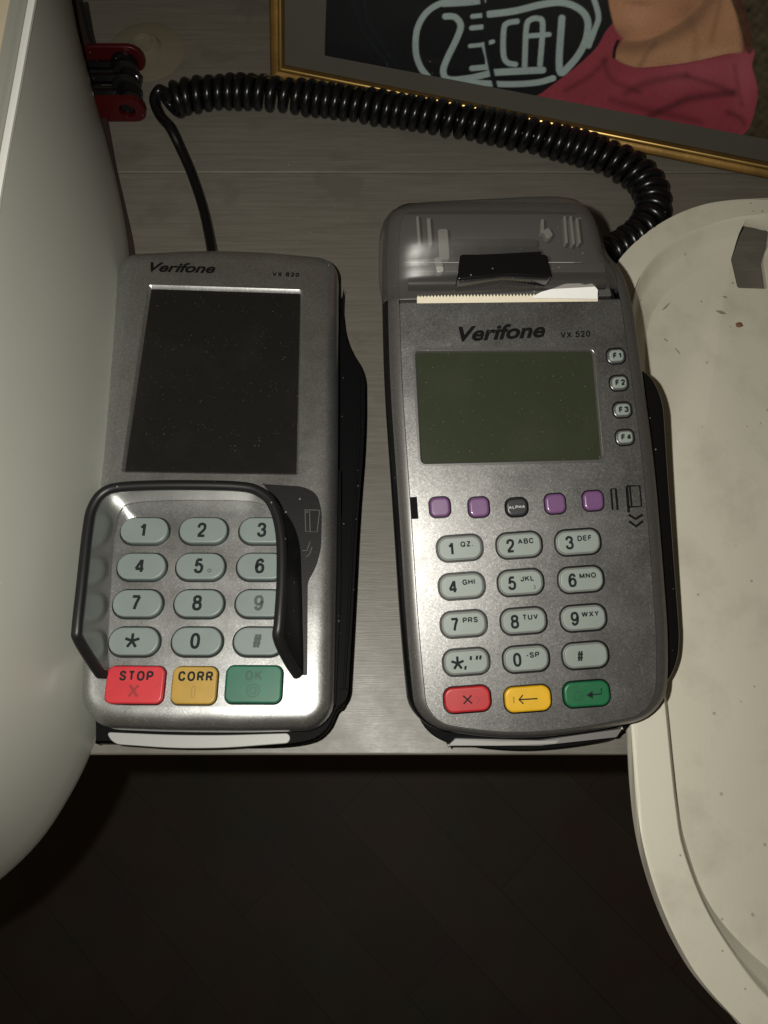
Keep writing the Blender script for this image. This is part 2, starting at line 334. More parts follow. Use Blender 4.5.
# ------------------------------------------------------------------ the setting: shelf and floor
def struct(o): o['kind'] = 'structure'; return o
def wood(name, c1, c2, c3, long=(3, 90, 90), scratch=True):
    m = bpy.data.materials.new(name); m.use_nodes = True; nt = m.node_tree; N = nt.nodes; L = nt.links
    b = N['Principled BSDF']; b.inputs['Roughness'].default_value = .5; b.inputs['Specular IOR Level'].default_value = .62
    tc = N.new('ShaderNodeTexCoord'); mp = N.new('ShaderNodeMapping'); mp.inputs['Scale'].default_value = long; L.new(tc.outputs['Object'], mp.inputs[0])
    def noise(s, sc_, d=6): n = N.new('ShaderNodeTexNoise'); n.inputs['Scale'].default_value = sc_; n.inputs['Detail'].default_value = d; n.inputs['Roughness'].default_value = .65; L.new(s, n.inputs[0]); return n.outputs['Fac']
    def rp(s, a, bb, lo_=0, hi=1):
        r = N.new('ShaderNodeMapRange'); r.inputs[1].default_value = a; r.inputs[2].default_value = bb; r.inputs[3].default_value = lo_; r.inputs[4].default_value = hi; L.new(s, r.inputs[0]); return r.outputs[0]
    def mix(f, A, B):
        x = N.new('ShaderNodeMix'); x.data_type = 'RGBA'; L.new(f, x.inputs[0])
        for i, q in ((6, A), (7, B)):
            if isinstance(q, tuple): x.inputs[i].default_value = (*q, 1)
            else: L.new(q, x.inputs[i])
        return x.outputs[2]
    g = noise(mp.outputs[0], 6); c = mix(rp(g, .35, .65), c1, c2)
    g2 = noise(mp.outputs[0], 22, 3); c = mix(rp(g2, .58, .75), c, c3)
    st = noise(tc.outputs['Object'], 22, 3); c = mix(rp(st, .56, .64, 0, .75), c, tuple(x * .72 for x in c1))
    vd = N.new('ShaderNodeTexVoronoi'); vd.inputs['Scale'].default_value = 150; L.new(tc.outputs['Object'], vd.inputs['Vector'])
    sp_ = N.new('ShaderNodeSeparateColor'); L.new(vd.outputs['Color'], sp_.inputs[0])
    m1_ = N.new('ShaderNodeMath'); m1_.operation = 'LESS_THAN'; m1_.inputs[1].default_value = .045; L.new(vd.outputs['Distance'], m1_.inputs[0])
    m2_ = N.new('ShaderNodeMath'); m2_.operation = 'MULTIPLY'; L.new(m1_.outputs[0], m2_.inputs[0]); L.new(rp(sp_.outputs[0], .55, 1.0, 0, .7), m2_.inputs[1])
    c = mix(m2_.outputs[0], c, (.42, .40, .35))
    L.new(c, b.inputs['Base Color'])
    L.new(rp(noise(tc.outputs['Object'], 30, 4), .3, .7, .36, .52), b.inputs['Roughness'])
    bp = N.new('ShaderNodeBump'); bp.inputs['Strength'].default_value = .2; bp.inputs['Distance'].default_value = .0004
    L.new(g2, bp.inputs['Height']); L.new(bp.outputs[0], b.inputs['Normal'])
    return m
shelfm = wood('greyed_wood', (.150, .140, .117), (.115, .106, .087), (.180, .170, .146))
def board(name, x0, x1, y0, y1, z0, z1, m, r=.12):
    g = Geo(); fr = Frame(Vector((0, 0, 0)), Vector((1, 0, 0)), Vector((0, 1, 0)))
    g.plate([[(x0, y0), (x1, y0), (x1, y1), (x0, y1)]], z0, z1, fr, bev=r)
    return struct(g.build(name, m))
board('shelf', -60, 60, .53, 31.66, -1.6, 0, shelfm, .1)
board('shelf', -60, 60, 31.70, 70, -1.6, 0, shelfm, .05)
def floor_mat():
    m = bpy.data.materials.new('herringbone_floor'); m.use_nodes = True; nt = m.node_tree; N = nt.nodes; L = nt.links
    b = N['Principled BSDF']; b.inputs['Roughness'].default_value = .6
    tc = N.new('ShaderNodeTexCoord'); mp = N.new('ShaderNodeMapping'); mp.inputs['Rotation'].default_value = (0, 0, math.radians(45)); L.new(tc.outputs['Object'], mp.inputs[0])
    br = N.new('ShaderNodeTexBrick'); br.inputs['Scale'].default_value = 1; br.inputs['Brick Width'].default_value = .45; br.inputs['Row Height'].default_value = .09
    br.inputs['Mortar Size'].default_value = .001; br.inputs['Color1'].default_value = (.080, .058, .040, 1); br.inputs['Color2'].default_value = (.060, .044, .031, 1); br.inputs['Mortar'].default_value = (.045, .033, .023, 1)
    L.new(mp.outputs[0], br.inputs[0])
    n = N.new('ShaderNodeTexNoise'); n.inputs['Scale'].default_value = 14; n.inputs['Detail'].default_value = 6; L.new(tc.outputs['Object'], n.inputs[0])
    x = N.new('ShaderNodeMix'); x.data_type = 'RGBA'; x.blend_type = 'MULTIPLY'; x.inputs[0].default_value = .6; L.new(br.outputs[0], x.inputs[6]); L.new(n.outputs['Color'], x.inputs[7])
    L.new(x.outputs[2], b.inputs['Base Color']); return m
g = Geo(); g.add([(-300, -300, -82), (300, -300, -82), (300, 300, -82), (-300, 300, -82)], [(0, 1, 2, 3)])
struct(g.build('floor', floor_mat()))

# ================================================================== terminal with the key guard (left)
FA = face_frame(205, 727, 4.0, -.8, -3)
A = thing('card_terminal', 'light silver card terminal with black key guard and tall dark screen beside white tub', 'card terminal',
          (FA.O.x, FA.O.y, 0), math.radians(-.8), 'card payment terminals')
def face_ring(fr, out, w_): return [fr.w(x, y, w_) for x, y in out]
outA = ccw(rnd(FA.pts([(121, 257), (230, 251), (338, 261), (338, 480), (333, 729), (205, 732), (82, 727), (86, 560), (104, 385)], -.6), [1.0, 4, 1.0, 6, 1.25, 4, 1.35, 5, 5], 8))
inA = offset(outA, -.85)
g = Geo()
prof = [(-.05, -1.7), (0, -1.2), (0, -.6), (-.035, -.46), (-.10, -.33), (-.19, -.215), (-.31, -.12), (-.46, -.055), (-.64, -.015), (-.85, 0)]
g.loft([face_ring(FA, offset(outA, d), ww) for d, ww in prof])
keysA = []       # (cx px, cy px, w px, h px, legend, kind)
rowsA = [(530, 144, 203, 263), (566, 141, 200, 261), (603, 137, 198.5, 260), (641, 133.5, 196.5, 258.5)]
legA = ['123', '456', '789', '*0#']
scr = rnd(FA.pts([(148, 284.5), (303, 289.5), (299, 475), (120.5, 472.5)]), [.18] * 4)
def keyoutA(cx, cy, wd, ht, r): u, v = FA.px((cx, cy), .2); return rrect(u, v, wd, ht, r, .5, 8)
KA = []
for (y, *xs), lg in zip(rowsA, legA):
    for x, ch in zip(xs, lg): KA.append((keyoutA(x, y, 2.02, 1.13, .62), FA.px((x, y), .2), ch))
CA = [(FA.px((134.5, 684.5), .2), 2.30, 1.48, 'STOP', red_a, emb_r, 'red key marked STOP over a cross'),
      (FA.px((194, 685), .2), 1.78, 1.48, 'CORR', yel_a, emb_y, 'amber key marked CORR over a bar'),
      (FA.px((253.5, 684), .2), 2.24, 1.48, 'OK', grn_a, emb_g, 'green key marked OK over a ring')]
holes = [scr] + [offset(ccw(k[0]), .09) for k in KA] + [offset(ccw(rrect(c[0][0], c[0][1], c[1], c[2], .3, .5)), .05) for c in CA]
g.plate([inA] + holes, -.28, 0, FA)
g.loft([face_ring(FA, offset(ccw(scr), d), ww) for d, ww in ((0, 0), (-.02, -.01), (-.14, -.17))])
g.sheet(offset(outA, -.7), -.3, FA, 1)
g.build('housing', [silver, well], A)
g = Geo(); g.plate([offset(ccw(scr), -.12)], -.2, -.165, FA)
scrA = g.build('screen', [lcd_a], A)
for out, (u, v), ch in KA:
    g = Geo(); g.plate([out], -.25, .22, FA, .06, 0, 3)
    if ch == '*':
        for k in range(5):
            a = math.radians(90 + 72 * k); g.ribbon([(u - .05, v + .0), (u - .05 + .3 * math.cos(a), v + .31 * math.sin(a))], .115, .226 + k * .001, FA, 1)
    else: g.letters(ch, u - .03, v + .0, .226, FA, .66, .122, 1, .95)
    if ch == '5':
        rg = [(u + .42 + .07 * math.cos(a * math.pi / 5), v - .2 + .07 * math.sin(a * math.pi / 5)) for a in range(11)]
        g.ribbon(rg, .025, .226, FA, 1)
    o = g.build('key', [keyg, inkf if ch in '9#' else ink], A)
    o['label'] = 'grey key marked ' + {'*': 'with a star', '#': 'with a faded hash'}.get(ch, ch)
for (u, v), wd, ht, tx, m1, m2, lb in CA:
    g = Geo(); g.plate([rrect(u, v, wd, ht, .3, .5)], -.25, .22, FA, .07, 0, 3)
    g.letters(tx, u + (.05 if tx != 'OK' else 0), v + .34, .226, FA, .40, .085, 1 if tx != 'OK' else 2, .98, .11)
    if tx == 'STOP':
        for s_ in (-1, 1): g.ribbon([(u - .17, v - .25 - .22 * s_), (u + .17, v - .25 + .22 * s_)], .10, .225 + .001 * s_, FA, 2)
    elif tx == 'CORR':
        bx = rrect(u, v - .28, .13, .46, .06); g.ribbon(bx + bx[:1], .03, .225, FA, 2)
    else:
        for r_ in (.13, .25):
            cc = [(u + r_ * math.cos(k * math.pi / 14), v - .26 + r_ * math.sin(k * math.pi / 14)) for k in range(29)]; g.ribbon(cc, .035, .225, FA, 2)
    g.build('key', [m1, ink, m2], A)['label'] = lb
g = Geo(); u, v = FA.px((180, 268.5)); g.text('Verifone', u, v + .02, .006, FA, .76, 0, .024, .30, -1, 1.26)
g.build('brand_lettering', [ink_b], A); g = Geo()
u, v = FA.px((286, 274.5)); g.letters('VX 820', u, v, .006, FA, .26, .06, 0, 1.12, .13, 0, -1)
g.build('model_lettering', [ink_b], A)
# black lower shell, swipe rail, lip
lowA = ccw(spline(FA.pts([(130, 272), (310, 268), (333, 276), (341, 300), (346, 340), (350, 420), (350, 600), (346, 695), (337, 712), (327, 731), (306, 743), (250, 747), (112, 743), (97, 728), (96, 600), (110, 400)], -2.2), 4))
g = Geo(); g.loft([[Vector((p.x, p.y, .02)) for p in face_ring(FA, offset(lowA, -.5), -2.2)]] + [face_ring(FA, offset(lowA, d), ww) for d, ww in ((-.15, -2.8), (0, -2.5), (0, -2.1), (-.06, -1.9))], cap0=True, cap1=True)
g.build('lower_shell', [shellm], A)
rail = rnd(FA.pts([(341, 300), (346, 335), (352, 352), (366, 373), (366, 440), (359.5, 510), (355, 600), (349, 700), (334, 711), (334, 600), (342, 500), (340, 340)], -1.5), [.2, .5, .5, .9, 2, 2, 2, .5, .3, 1, 1, 1], 5)
g = Geo(); g.plate([rail], -2.4, -1.5, FA, .05)
rail2 = rnd(FA.pts([(358, 376), (361, 376), (360.5, 440), (355, 520), (351, 600), (345, 690), (342.5, 690), (348, 600), (352, 520), (357.5, 440)], -1.4), [.08, .08, 1, 1, 1, .05, .05, 1, 1, 1], 3)
g.plate([rail2], -1.5, -1.4, FA, .03)
rail3 = rnd(FA.pts([(338, 470), (341, 470), (341, 590), (335.5, 705), (332.5, 705), (337, 590)], -1.2), .06, 3)
g.plate([rail3], -2.0, -1.2, FA, .0)
g.build('card_swipe_rail', [shellm], A)
lip = rnd(FA.pts([(106, 732), (198, 736), (290, 733), (290, 743), (198, 750), (113, 744)], -1.7), [.2, 3, .25, .3, 3, .3], 6)
g = Geo(); g.plate([lip], -2.0, -1.7, FA, .03)
g.build('card_slot_lip', [chrome], A)
# guard
rim = [(99.5, 674, .25), (90, 660, .9), (77.5, 639, 1.75), (76.5, 628, 1.95), (81, 585, 2), (87, 530, 2), (92, 507, 2), (104, 491.5, 2), (125, 486, 2), (180, 484.5, 2), (240, 486, 2), (261, 492, 2),
       (274, 506, 2), (281.5, 535, 2), (282.5, 580, 2), (280, 622, 1.95), (279, 638, 1.75), (289, 660, .9), (298, 674, .25)]
bas = [(108, 674), (107, 662), (106, 648), (106, 636), (108, 598), (111, 548), (114, 528), (119, 510), (132, 501.5), (180, 498.5), (240, 499), (262, 502),
       (285, 512), (299, 540), (302, 585), (303, 626), (303.5, 640), (304, 660), (304, 674)]
rimP = [FA.px(p[:2], p[2]) + (p[2],) for p in rim]; basP = [FA.px(p, .05) + (.05,) for p in bas]
rs, bs = spline(rimP, 6, False), spline(basP, 6, False)
Rw = [FA.w(*p) for p in rs]; Bw = [FA.w(*p) for p in bs]
cen = FA.w(*FA.px((196, 600)), 1)
def shift(ps, d):
    o = []
    for i, p in enumerate(ps):
        t = (ps[min(i + 1, len(ps) - 1)] - ps[max(i - 1, 0)]).normalized(); n = t.cross(FA.N)
        if n.dot(cen - p) < 0: n = -n
        o.append(p + n.normalized() * d)
    return o
def mid(a, b, k, bulge=0): return [x.lerp(y, k) for x, y in zip(a, b)]
g = Geo(); inn_r, inn_b = shift(Rw, .07), shift(Bw, .07)
g.loft([inn_b, mid(inn_b, inn_r, .5), inn_r], 0, closed=False)
g.loft([Rw, mid(Rw, Bw, .5), Bw], 1, closed=False)
gw = g.build('guard_wall', [mirror, black], A, recalc=False)
g = Geo(); g.tube(shift(Rw, .03), .215, 12)
ft_ = Rw[2]; g.tube([Rw[0] - FA.N * .18 + FA.X * .25, Rw[0] + FA.X * .02, Rw[3]], [.17, .2, .15], 10); g.build('guard_rim', [rubber], A)
pan = rnd(FA.pts([(262, 484), (304, 486.5), (318, 494), (322.5, 512), (322, 548), (316.5, 568), (308.5, 582), (308, 676), (290, 676), (293, 640), (292, 560), (288, 520), (275, 500)]), [.1, .3, .3, .3, .3, .3, .2, .08, .1, .3, .5, .5, .3], 5)
g = Geo(); g.plate([pan], .004, .075, FA, .03)
tr = lambda p: zz(p, 250, 470, 7.88)
for pl in ([(430, 318), (550, 322)], [(435, 318), (440, 490), (530, 492), (550, 322)], [(470, 320), (475, 490)], [(415, 640), (450, 640), (475, 570)], [(440, 690), (470, 670), (490, 610)]):
    g.ribbon(FA.pts(tr(pl)), .035, .079, FA, 1)
g.build('guard_base_plate', [blackt, mat('worn_print', (.07, .07, .07), .6)], A)

# ================================================================== terminal with the printer (right)
FB = face_frame(535, 735, 3.3, 3.2, 12)
B = thing('card_terminal', 'dark graphite card terminal with receipt printer under smoked cover and green display', 'card terminal',
          (FB.O.x, FB.O.y, 0), math.radians(3.2), 'card payment terminals')
panel = ccw(rnd(FB.pts([(399, 302.5), (401, 380), (411, 520), (418, 630), (427, 722), (480, 731.5), (530, 733.5), (590, 727), (655, 713), (658, 650), (651, 554), (643, 457), (621, 299)]), [.12, 3, 3, 3, .95, 2, 2, 2, 1.0, 3, 3, 3, .12], 8))
bodyO = ccw(rnd(FB.pts([(401, 212), (398, 255), (399, 303), (401, 380), (411, 520), (418, 630), (427, 722), (480, 731.5), (530, 733.5), (590, 727), (655, 713), (658, 650), (651, 554), (643, 457), (621, 299), (612, 272), (597, 256), (584, 213), (500, 210)]), [.5, 2, 3, 3, 3, 3, .95, 2, 2, 2, 1.0, 3, 3, 3, 1, .6, .6, .5, 3], 8))
g = Geo()
prof = [(0, 0), (.08, -.015), (.24, -.07), (.36, -.13), (.46, -.21), (.58, -.36), (.66, -.55), (.70, -.95), (.68, -1.3)]
def boff(out, d):
    o = offset(out, d); res = []
    for p, q in zip(out, o):
        l = math.hypot(q[0] - p[0], q[1] - p[1]) or 1; ny = (q[1] - p[1]) / l * (1 if d > 0 else -1)
        f = 1 - .55 * max(0, -ny) ** 1.5; res.append((p[0] + (q[0] - p[0]) * f, p[1] + (q[1] - p[1]) * f))
    return res
rings = [face_ring(FB, boff(bodyO, d), ww) for d, ww in prof]
g.loft(rings[:5], 1); g.loft(rings[4:], 2)
holes = []
def keyoutB(cx, cy, wd, ht, r, wl=.1): u, v = FB.px((cx, cy), wl); return rrect(u, v, wd, ht, r, 1.0, 8)
legB = [('1', 'QZ.', 460, 548), ('2', 'ABC', 519.5, 545), ('3', 'DEF', 578.5, 542), ('4', 'GHI', 462, 586), ('5', 'JKL', 521, 582.5), ('6', 'MNO', 581.5, 579.5),
        ('7', 'PRS', 464, 624), ('8', 'TUV', 524, 621), ('9', 'WXY', 584, 618), ('*', ",'\"", 466.5, 662), ('0', '-SP', 526.5, 659), ('#', '', 586, 655.5)]
KB = [(keyoutB(x, y, 1.82, 1.0, .42), FB.px((x, y), .1), a, b_) for a, b_, x, y in legB]
CB = [(467.5, 699.5, red_b, 'red key with a cross'), (528, 699, yel_b, 'yellow key with a left arrow'), (587, 694, grn_b, 'green key with a return arrow')]
PB = [(440, 507), (479, 507), (555.5, 503.5), (593.5, 500.5)]
FK = [(616.5, 355.5), (619.5, 382.5), (623, 409.5), (625.5, 437)]
lcd = rnd(FB.pts([(414.5, 350.5), (594, 349), (603.5, 460), (420.5, 464.5)]), .22, 5)
holes = [offset(ccw(k[0]), .075) for k in KB] + [offset(ccw(keyoutB(x, y, 1.85, 1.0, .36)), .06) for x, y, *_ in CB]
holes += [offset(ccw(keyoutB(x, y, .84, .82, .26)), .05) for x, y in PB] + [offset(ccw(keyoutB(517, 507, .90, .76, .3)), .05)]
holes += [offset(ccw(keyoutB(x, y, .74, .62, .24)), .06) for x, y in FK]
g.plate([panel, lcd] + holes, -.28, .012, FB)
g.loft([face_ring(FB, offset(ccw(lcd), d), ww) for d, ww in ((0, .012), (-.03, .0), (-.08, -.10))], 1)
g.sheet(offset(bodyO, -.02), -.5, FB, 2)
g.sheet(offset(ccw(panel), -.05), -.29, FB, 2)
g.build('housing', [gun, gunrim, black], B)
# crease groove: thin dark line just inside the panel edge
g = Geo(); g.plate([offset(panel, -.005), offset(panel, -.04)], .0, .0165, FB); g.build('panel_seam', [well], B)
gr = Geo(); rr = [offset(ccw(lcd), d) for d in (.10, .0)]
gr.plate([rr[0], rr[1]], .0, .045, FB, 0); gr.build('display_bezel', [gunrim], B)
g = Geo(); g.plate([offset(ccw(lcd), -.06)], -.14, -.095, FB); g.build('display', [lcd_b], B)
def keyB(out, h, bev, mats, label):
    g = Geo(); g.plate([out], -.25, h, FB, bev, 0, 3); return g
ringm = mat('key_ring_grey', (.16, .165, .155), .4)
for out, (u, v), a, b_ in KB:
    g = Geo(); g.plate([out], -.25, .02, FB, .04, 2, 2); g.plate([offset(ccw(out), -.055)], -.2, .10, FB, .045, 0, 3)
    H = .106
    if a == '*':
        for k in range(5):
            an = math.radians(90 + 72 * k); g.ribbon([(u - .36, v - .03), (u - .36 + .26 * math.cos(an), v - .03 + .27 * math.sin(an))], .10, H + k * .001, FB, 1)
        g.letters(b_, u + .26, v + .0, H, FB, .5, .09, 1, 1, .16, 0, 1)
    else:
        g.letters(a, u - (.36 if b_ else .22), v - .01, H, FB, .56 if a != '#' else .46, .10 if a != '#' else .075, 1, .95, 0, 0, 1)
        if b_: g.letters(b_, u + .27, v + .15, H, FB, .225, .05, 1, 1.15, .10, 0, 1)
    if a == '5': g.ribbon([(u + .5 + .07 * math.cos(t), v - .22 + .07 * math.sin(t)) for t in (-1.6, -.8, 0, .8, 1.6)], .025, H, FB, 1)
    o = g.build('key', [keyb, ink, ringm], B); o['label'] = ('pale grey key marked ' + (a + ' ' + b_).strip()) if a not in '*#' else 'pale grey key with a ' + ('star' if a == '*' else 'hash')
for i, (x, y, m1, lb) in enumerate(CB):
    out = keyoutB(x, y, 1.85, 1.0, .36); u, v = FB.px((x, y), .1)
    g = Geo(); g.plate([out], -.25, .13, FB, .09, 0, 4); H = .136
    if i == 0:
        for s_ in (-1, 1): g.ribbon([(u - .17, v - .16 * s_), (u + .17, v + .16 * s_)], .06, H + .001 * s_, FB, 1)
        g.ribbon([(u + .32, v + .12), (u + .50, v - .02), (u + .34, v - .16)], .04, H, FB, 2)
    elif i == 1:
        g.ribbon([(u - .36, v), (u + .38, v)], .055, H, FB, 1); g.ribbon([(u - .20, v + .17), (u - .37, v), (u - .20, v - .17)], .055, H + .001, FB, 1)
        g.ribbon([(u - .58, v + .13), (u - .58, v - .13)], .05, H, FB, 2)
    else:
        g.ribbon([(u + .58, v + .2), (u + .58, v - .02), (u + .1, v - .04)], .055, H, FB, 1)
        g.add([FB.w(u - .05, v - .04, H), FB.w(u + .22, v - .19, H), FB.w(u + .22, v + .11, H)], [(0, 1, 2)], 1)
        g.ribbon([(u - .38 + .17 * math.cos(k * math.pi / 10), v - .06 + .17 * math.sin(k * math.pi / 10)) for k in range(21)], .04, H, FB, 2)
    g.build('key', [m1, ink, (emb_r, emb_y, emb_g)[i]], B)['label'] = lb
for x, y in PB:
    out = keyoutB(x, y, .84, .82, .26); g = Geo(); g.plate([out], -.25, .14, FB, .11, 0, 4); g.build('key', [purple], B)['label'] = 'small purple key'
g = Geo(); g.plate([keyoutB(517, 507, .90, .76, .3)], -.25, .12, FB, .1, 0, 4)
u, v = FB.px((517, 507), .12); g.letters('ALPHA', u, v, .126, FB, .13, .03, 1, 1.2, .15, 0, 1); g.build('key', [charc, mat('pale_legend', (.4, .4, .4), .5)], B)['label'] = 'small charcoal key marked ALPHA'
for i, (x, y) in enumerate(FK):
    out = keyoutB(x, y, .74, .62, .24); u, v = FB.px((x, y), .12)
    g = Geo(); g.plate([out], -.25, .03, FB, .03, 2, 2); g.plate([offset(ccw(out), -.07)], -.2, .13, FB, .05, 0, 3); g.letters('F%d' % (i + 1), u + .04, v, .136, FB, .26, .07, 1, 1.1, .08)
    g.build('key', [keyb, ink, gunrim], B)['label'] = 'small function key F%d' % (i + 1)
g = Geo(); u, v = FB.px((499, 333.5)); g.text('Verifone', u, v + .02, .018, FB, .87, 0, .030, .30, .3, 1.24)
g.build('brand_lettering', [ink_b], B); g = Geo()
u, v = FB.px((575.5, 334.5)); g.letters('VX 520', u, v, .018, FB, .27, .055, 0, 1.1, .08, 0, .3)
g.build('model_lettering', [ink_b], B)
g = Geo(); tr = lambda p: FB.pts(zz(p, 600, 470, 9.6))
for pl, wd in (([(105, 180), (120, 385)], 0.085), ([(150, 180), (168, 385)], 0.093), ([(105, 182), (152, 180)], 0.046), ([(255, 160), (275, 408)], 0.116), ([(285, 160), (303, 355)], 0.078),
               ([(255, 155), (380, 152), (398, 350), (275, 355)], 0.078), ([(275, 430), (340, 470), (408, 428)], 0.109), ([(278, 492), (345, 540), (412, 490)], 0.109)):
    g.ribbon(tr(pl), wd, .02, FB)
g.build('card_symbol', [ink_b], B)
g = Geo(); g.ribbon(FB.pts([(413.5, 497), (415, 519)]), .28, .02, FB); g.build('infrared_window', [ink_b], B)
# dark belly
bel = boff(bodyO, .68)
g = Geo()
top = face_ring(FB, bel, -1.3); t2 = face_ring(FB, boff(bodyO, .60), -1.62)
low = []
for x, y in offset(bodyO, .15):
    p = FB.w(x, y, -1.6); low.append(Vector((p.x, p.y, 1.7)))
base = []
for x, y in offset(bodyO, -.45):
    p = FB.w(x, y, -1.6); base.append(Vector((min(p.x, 10.2), p.y, .05)))
low = [Vector((min(p.x, 10.75) if p.z < 2 else p.x, p.y, p.z)) for p in low]
g.loft([top, t2, low, base], 0, cap1=True)
g.build('belly', [shellm], B)
lipB = FB.pts([(447, 746.5), (455, 737.5), (540, 739.5), (624, 727.5), (617, 738), (540, 746.5)], -1.15)
g = Geo(); g.plate([rnd(FB.pts([(412, 700), (428, 739), (500, 751.5), (560, 749.5), (628, 737), (650, 690), (600, 680), (450, 690)], -1.6), [.5, 1.2, 3, 3, 1.2, .5, .5, .5], 8)], -2.1, -1.6, FB, .06); g.build('front_foot', [shellm], B)
g = Geo(); g.plate([rnd(lipB, .06, 3)], -1.7, -1.15, FB, .04); g.build('card_slot_lip', [mat('lip_grey', (.26, .255, .25), .4, .5, dust=.3)], B)
lipC = FB.pts([(448, 745.5), (455, 739), (500, 741), (560, 740), (556, 744), (500, 746)], -1.1)  # paler plate paints the brighter lit left part of the lip
g = Geo(); g.plate([rnd(lipC, .05, 3)], -1.16, -1.09, FB, .02); g.build('card_slot_highlight', [chrome], B)
railB = rnd(FB.pts([(626, 350), (636, 366), (652, 375), (664, 400), (669, 480), (681, 640), (678, 666), (662, 693), (646, 690), (622, 420)], -1.25), [.2, .5, .5, .9, 2, 1, .7, .4, .3, 1], 6)
g = Geo(); g.plate([railB], -1.75, -1.25, FB, .14, 0, 3)
rb2 = FB.pts([(661, 420), (664.5, 480), (669, 545), (675.5, 640)], -1.2); g.ribbon(spline(rb2, 5, False), .05, -1.235, FB)
g.build('card_swipe_rail', [blackg], B)
# printer bay under the cover
def boxpx(g, ps, w0, w1, mi=0, bev=.03, r=.06): g.plate([rnd(FB.pts(ps, w1), r, 4)], w0, w1, FB, bev, mi)
bayg = mat('bay_grey', (.085, .082, .08), .45, .2, bump=.3, dust=.4)
g = Geo(); boxpx(g, [(392, 214), (592, 214), (612, 296), (396, 300)], -.6, -.25)
boxpx(g, [(414, 262), (604, 262), (606, 272), (412, 272)], -.3, .25)
g.build('printer_bay', [bayg], B)
g = Geo(); boxpx(g, [(452, 239), (536, 239), (537, 246), (451, 246)], .9, 1.3, bev=0); g.build('paper_slot', [well], B)
g = Geo(); a0 = FB.px((408, 284)); a1 = FB.px((604, 282)); g.tube([FB.w(*a0, .05), FB.w(*a1, .05)], .32, 18); g.build('platen_roller', [mat('roller_rubber', (.02, .02, .02), .4)], B)
g = Geo(); boxpx(g, [(460, 254), (547, 254), (552, 277), (505, 275), (457, 280)], .2, 1.5, bev=.07, r=.12); boxpx(g, [(458, 247), (541, 247), (545, 260), (459, 260)], .2, 1.36, bev=.06)
g.build('cover_latch', [blackg], B)
# serrated strip + paper
p0, p1 = FB.px((417, 303), .2), FB.px((598, 301), .2); q0, q1 = FB.px((417, 297.5), .25), FB.px((598, 295.5), .25)
n = 110; top = []; bot = []
for i in range(n + 1):
    t = i / n; top.append(FB.w(q0[0] + (q1[0] - q0[0]) * t, q0[1] + (q1[1] - q0[1]) * t + (.12 if i % 2 else 0), .25)); bot.append(FB.w(p0[0] + (p1[0] - p0[0]) * t, p0[1] + (p1[1] - p0[1]) * t, .16))
g = Geo(); g.loft([bot, top], closed=False); g.build('receipt_paper_edge', [paper], B)
tp = FB.pts([(530, 298), (541, 292), (552, 289), (563, 284.5), (575, 282), (585, 285), (592, 283.5), (598, 290), (597, 299)], .3)
g = Geo(); g.plate([rnd(tp, .05, 3)], .27, .31, FB); g.build('torn_paper', [paperw], B)
clipm = bpy.data.materials.new('smoked_clear'); clipm.use_nodes = True
def glassy(name, tint, tr_fac, rough, rim=.0, c=(.05, .05, .05)):
    m = bpy.data.materials.new(name); m.use_nodes = True; nt = m.node_tree; N = nt.nodes; L = nt.links
    b = N['Principled BSDF']; b.inputs['Base Color'].default_value = (*c, 1); b.inputs['Roughness'].default_value = rough; b.inputs['Specular IOR Level'].default_value = .7
    t = N.new('ShaderNodeBsdfTransparent'); t.inputs[0].default_value = (*tint, 1)
    lw = N.new('ShaderNodeLayerWeight'); lw.inputs[0].default_value = .25
    mr = N.new('ShaderNodeMapRange'); mr.inputs[3].default_value = 1 - tr_fac; mr.inputs[4].default_value = min(1, 1 - tr_fac + rim); L.new(lw.outputs['Facing'], mr.inputs[0])
    x = N.new('ShaderNodeMixShader'); L.new(mr.outputs[0], x.inputs[0]); L.new(t.outputs[0], x.inputs[1]); L.new(b.outputs[0], x.inputs[2])
    tc = N.new('ShaderNodeTexCoord'); no = N.new('ShaderNodeTexNoise'); no.inputs['Scale'].default_value = 120; L.new(tc.outputs['Object'], no.inputs[0])
    bp = N.new('ShaderNodeBump'); bp.inputs['Strength'].default_value = .15; bp.inputs['Distance'].default_value = .0005; L.new(no.outputs[0], bp.inputs['Height']); L.new(bp.outputs[0], b.inputs['Normal'])
    L.new(x.outputs[0], N['Material Output'].inputs[0]); return m
smoke = glassy('smoked_cover', (.78, .77, .75), .74, .30, .5, (.115, .108, .102))
clipm = glassy('cover_clip', (.9, .9, .9), .35, .22, .3, (.42, .42, .40))
# cover: lofted arches along v
secs = [(293.5, 384, 621.5, .25), (290, 382.5, 621, .6), (285, 381.5, 620.5, .95), (277, 380, 618.5, 1.15), (269, 379, 614, 1.22), (262, 378.5, 607.5, 1.35), (250, 378.5, 604, 1.6), (236, 378.5, 601, 1.75), (224, 379.5, 597, 1.72), (214, 382.5, 591, 1.5), (207, 388, 583, 1.1), (202.5, 396, 574, .55), (201, 405, 566, .0)]
rings = []
for y, xl, xr, h in secs:
    lo_, hi_ = FB.px((xl, y), h * .45), FB.px((xr, y), h * .45); um = (lo_[0] + hi_[0]) / 2; hw = (hi_[0] - lo_[0]) / 2; v = (lo_[1] + hi_[1]) / 2
    ring = []
    for k in range(33):
        t = -1 + 2 * k / 32; an = t * math.pi / 2
        x = math.copysign(abs(math.sin(an)) ** .35, an); zf = max(0, math.cos(an)) ** .5
        ring.append(FB.w(um + hw * x, v, -.55 + (h + .55) * zf))
    rings.append(ring)
g = Geo()
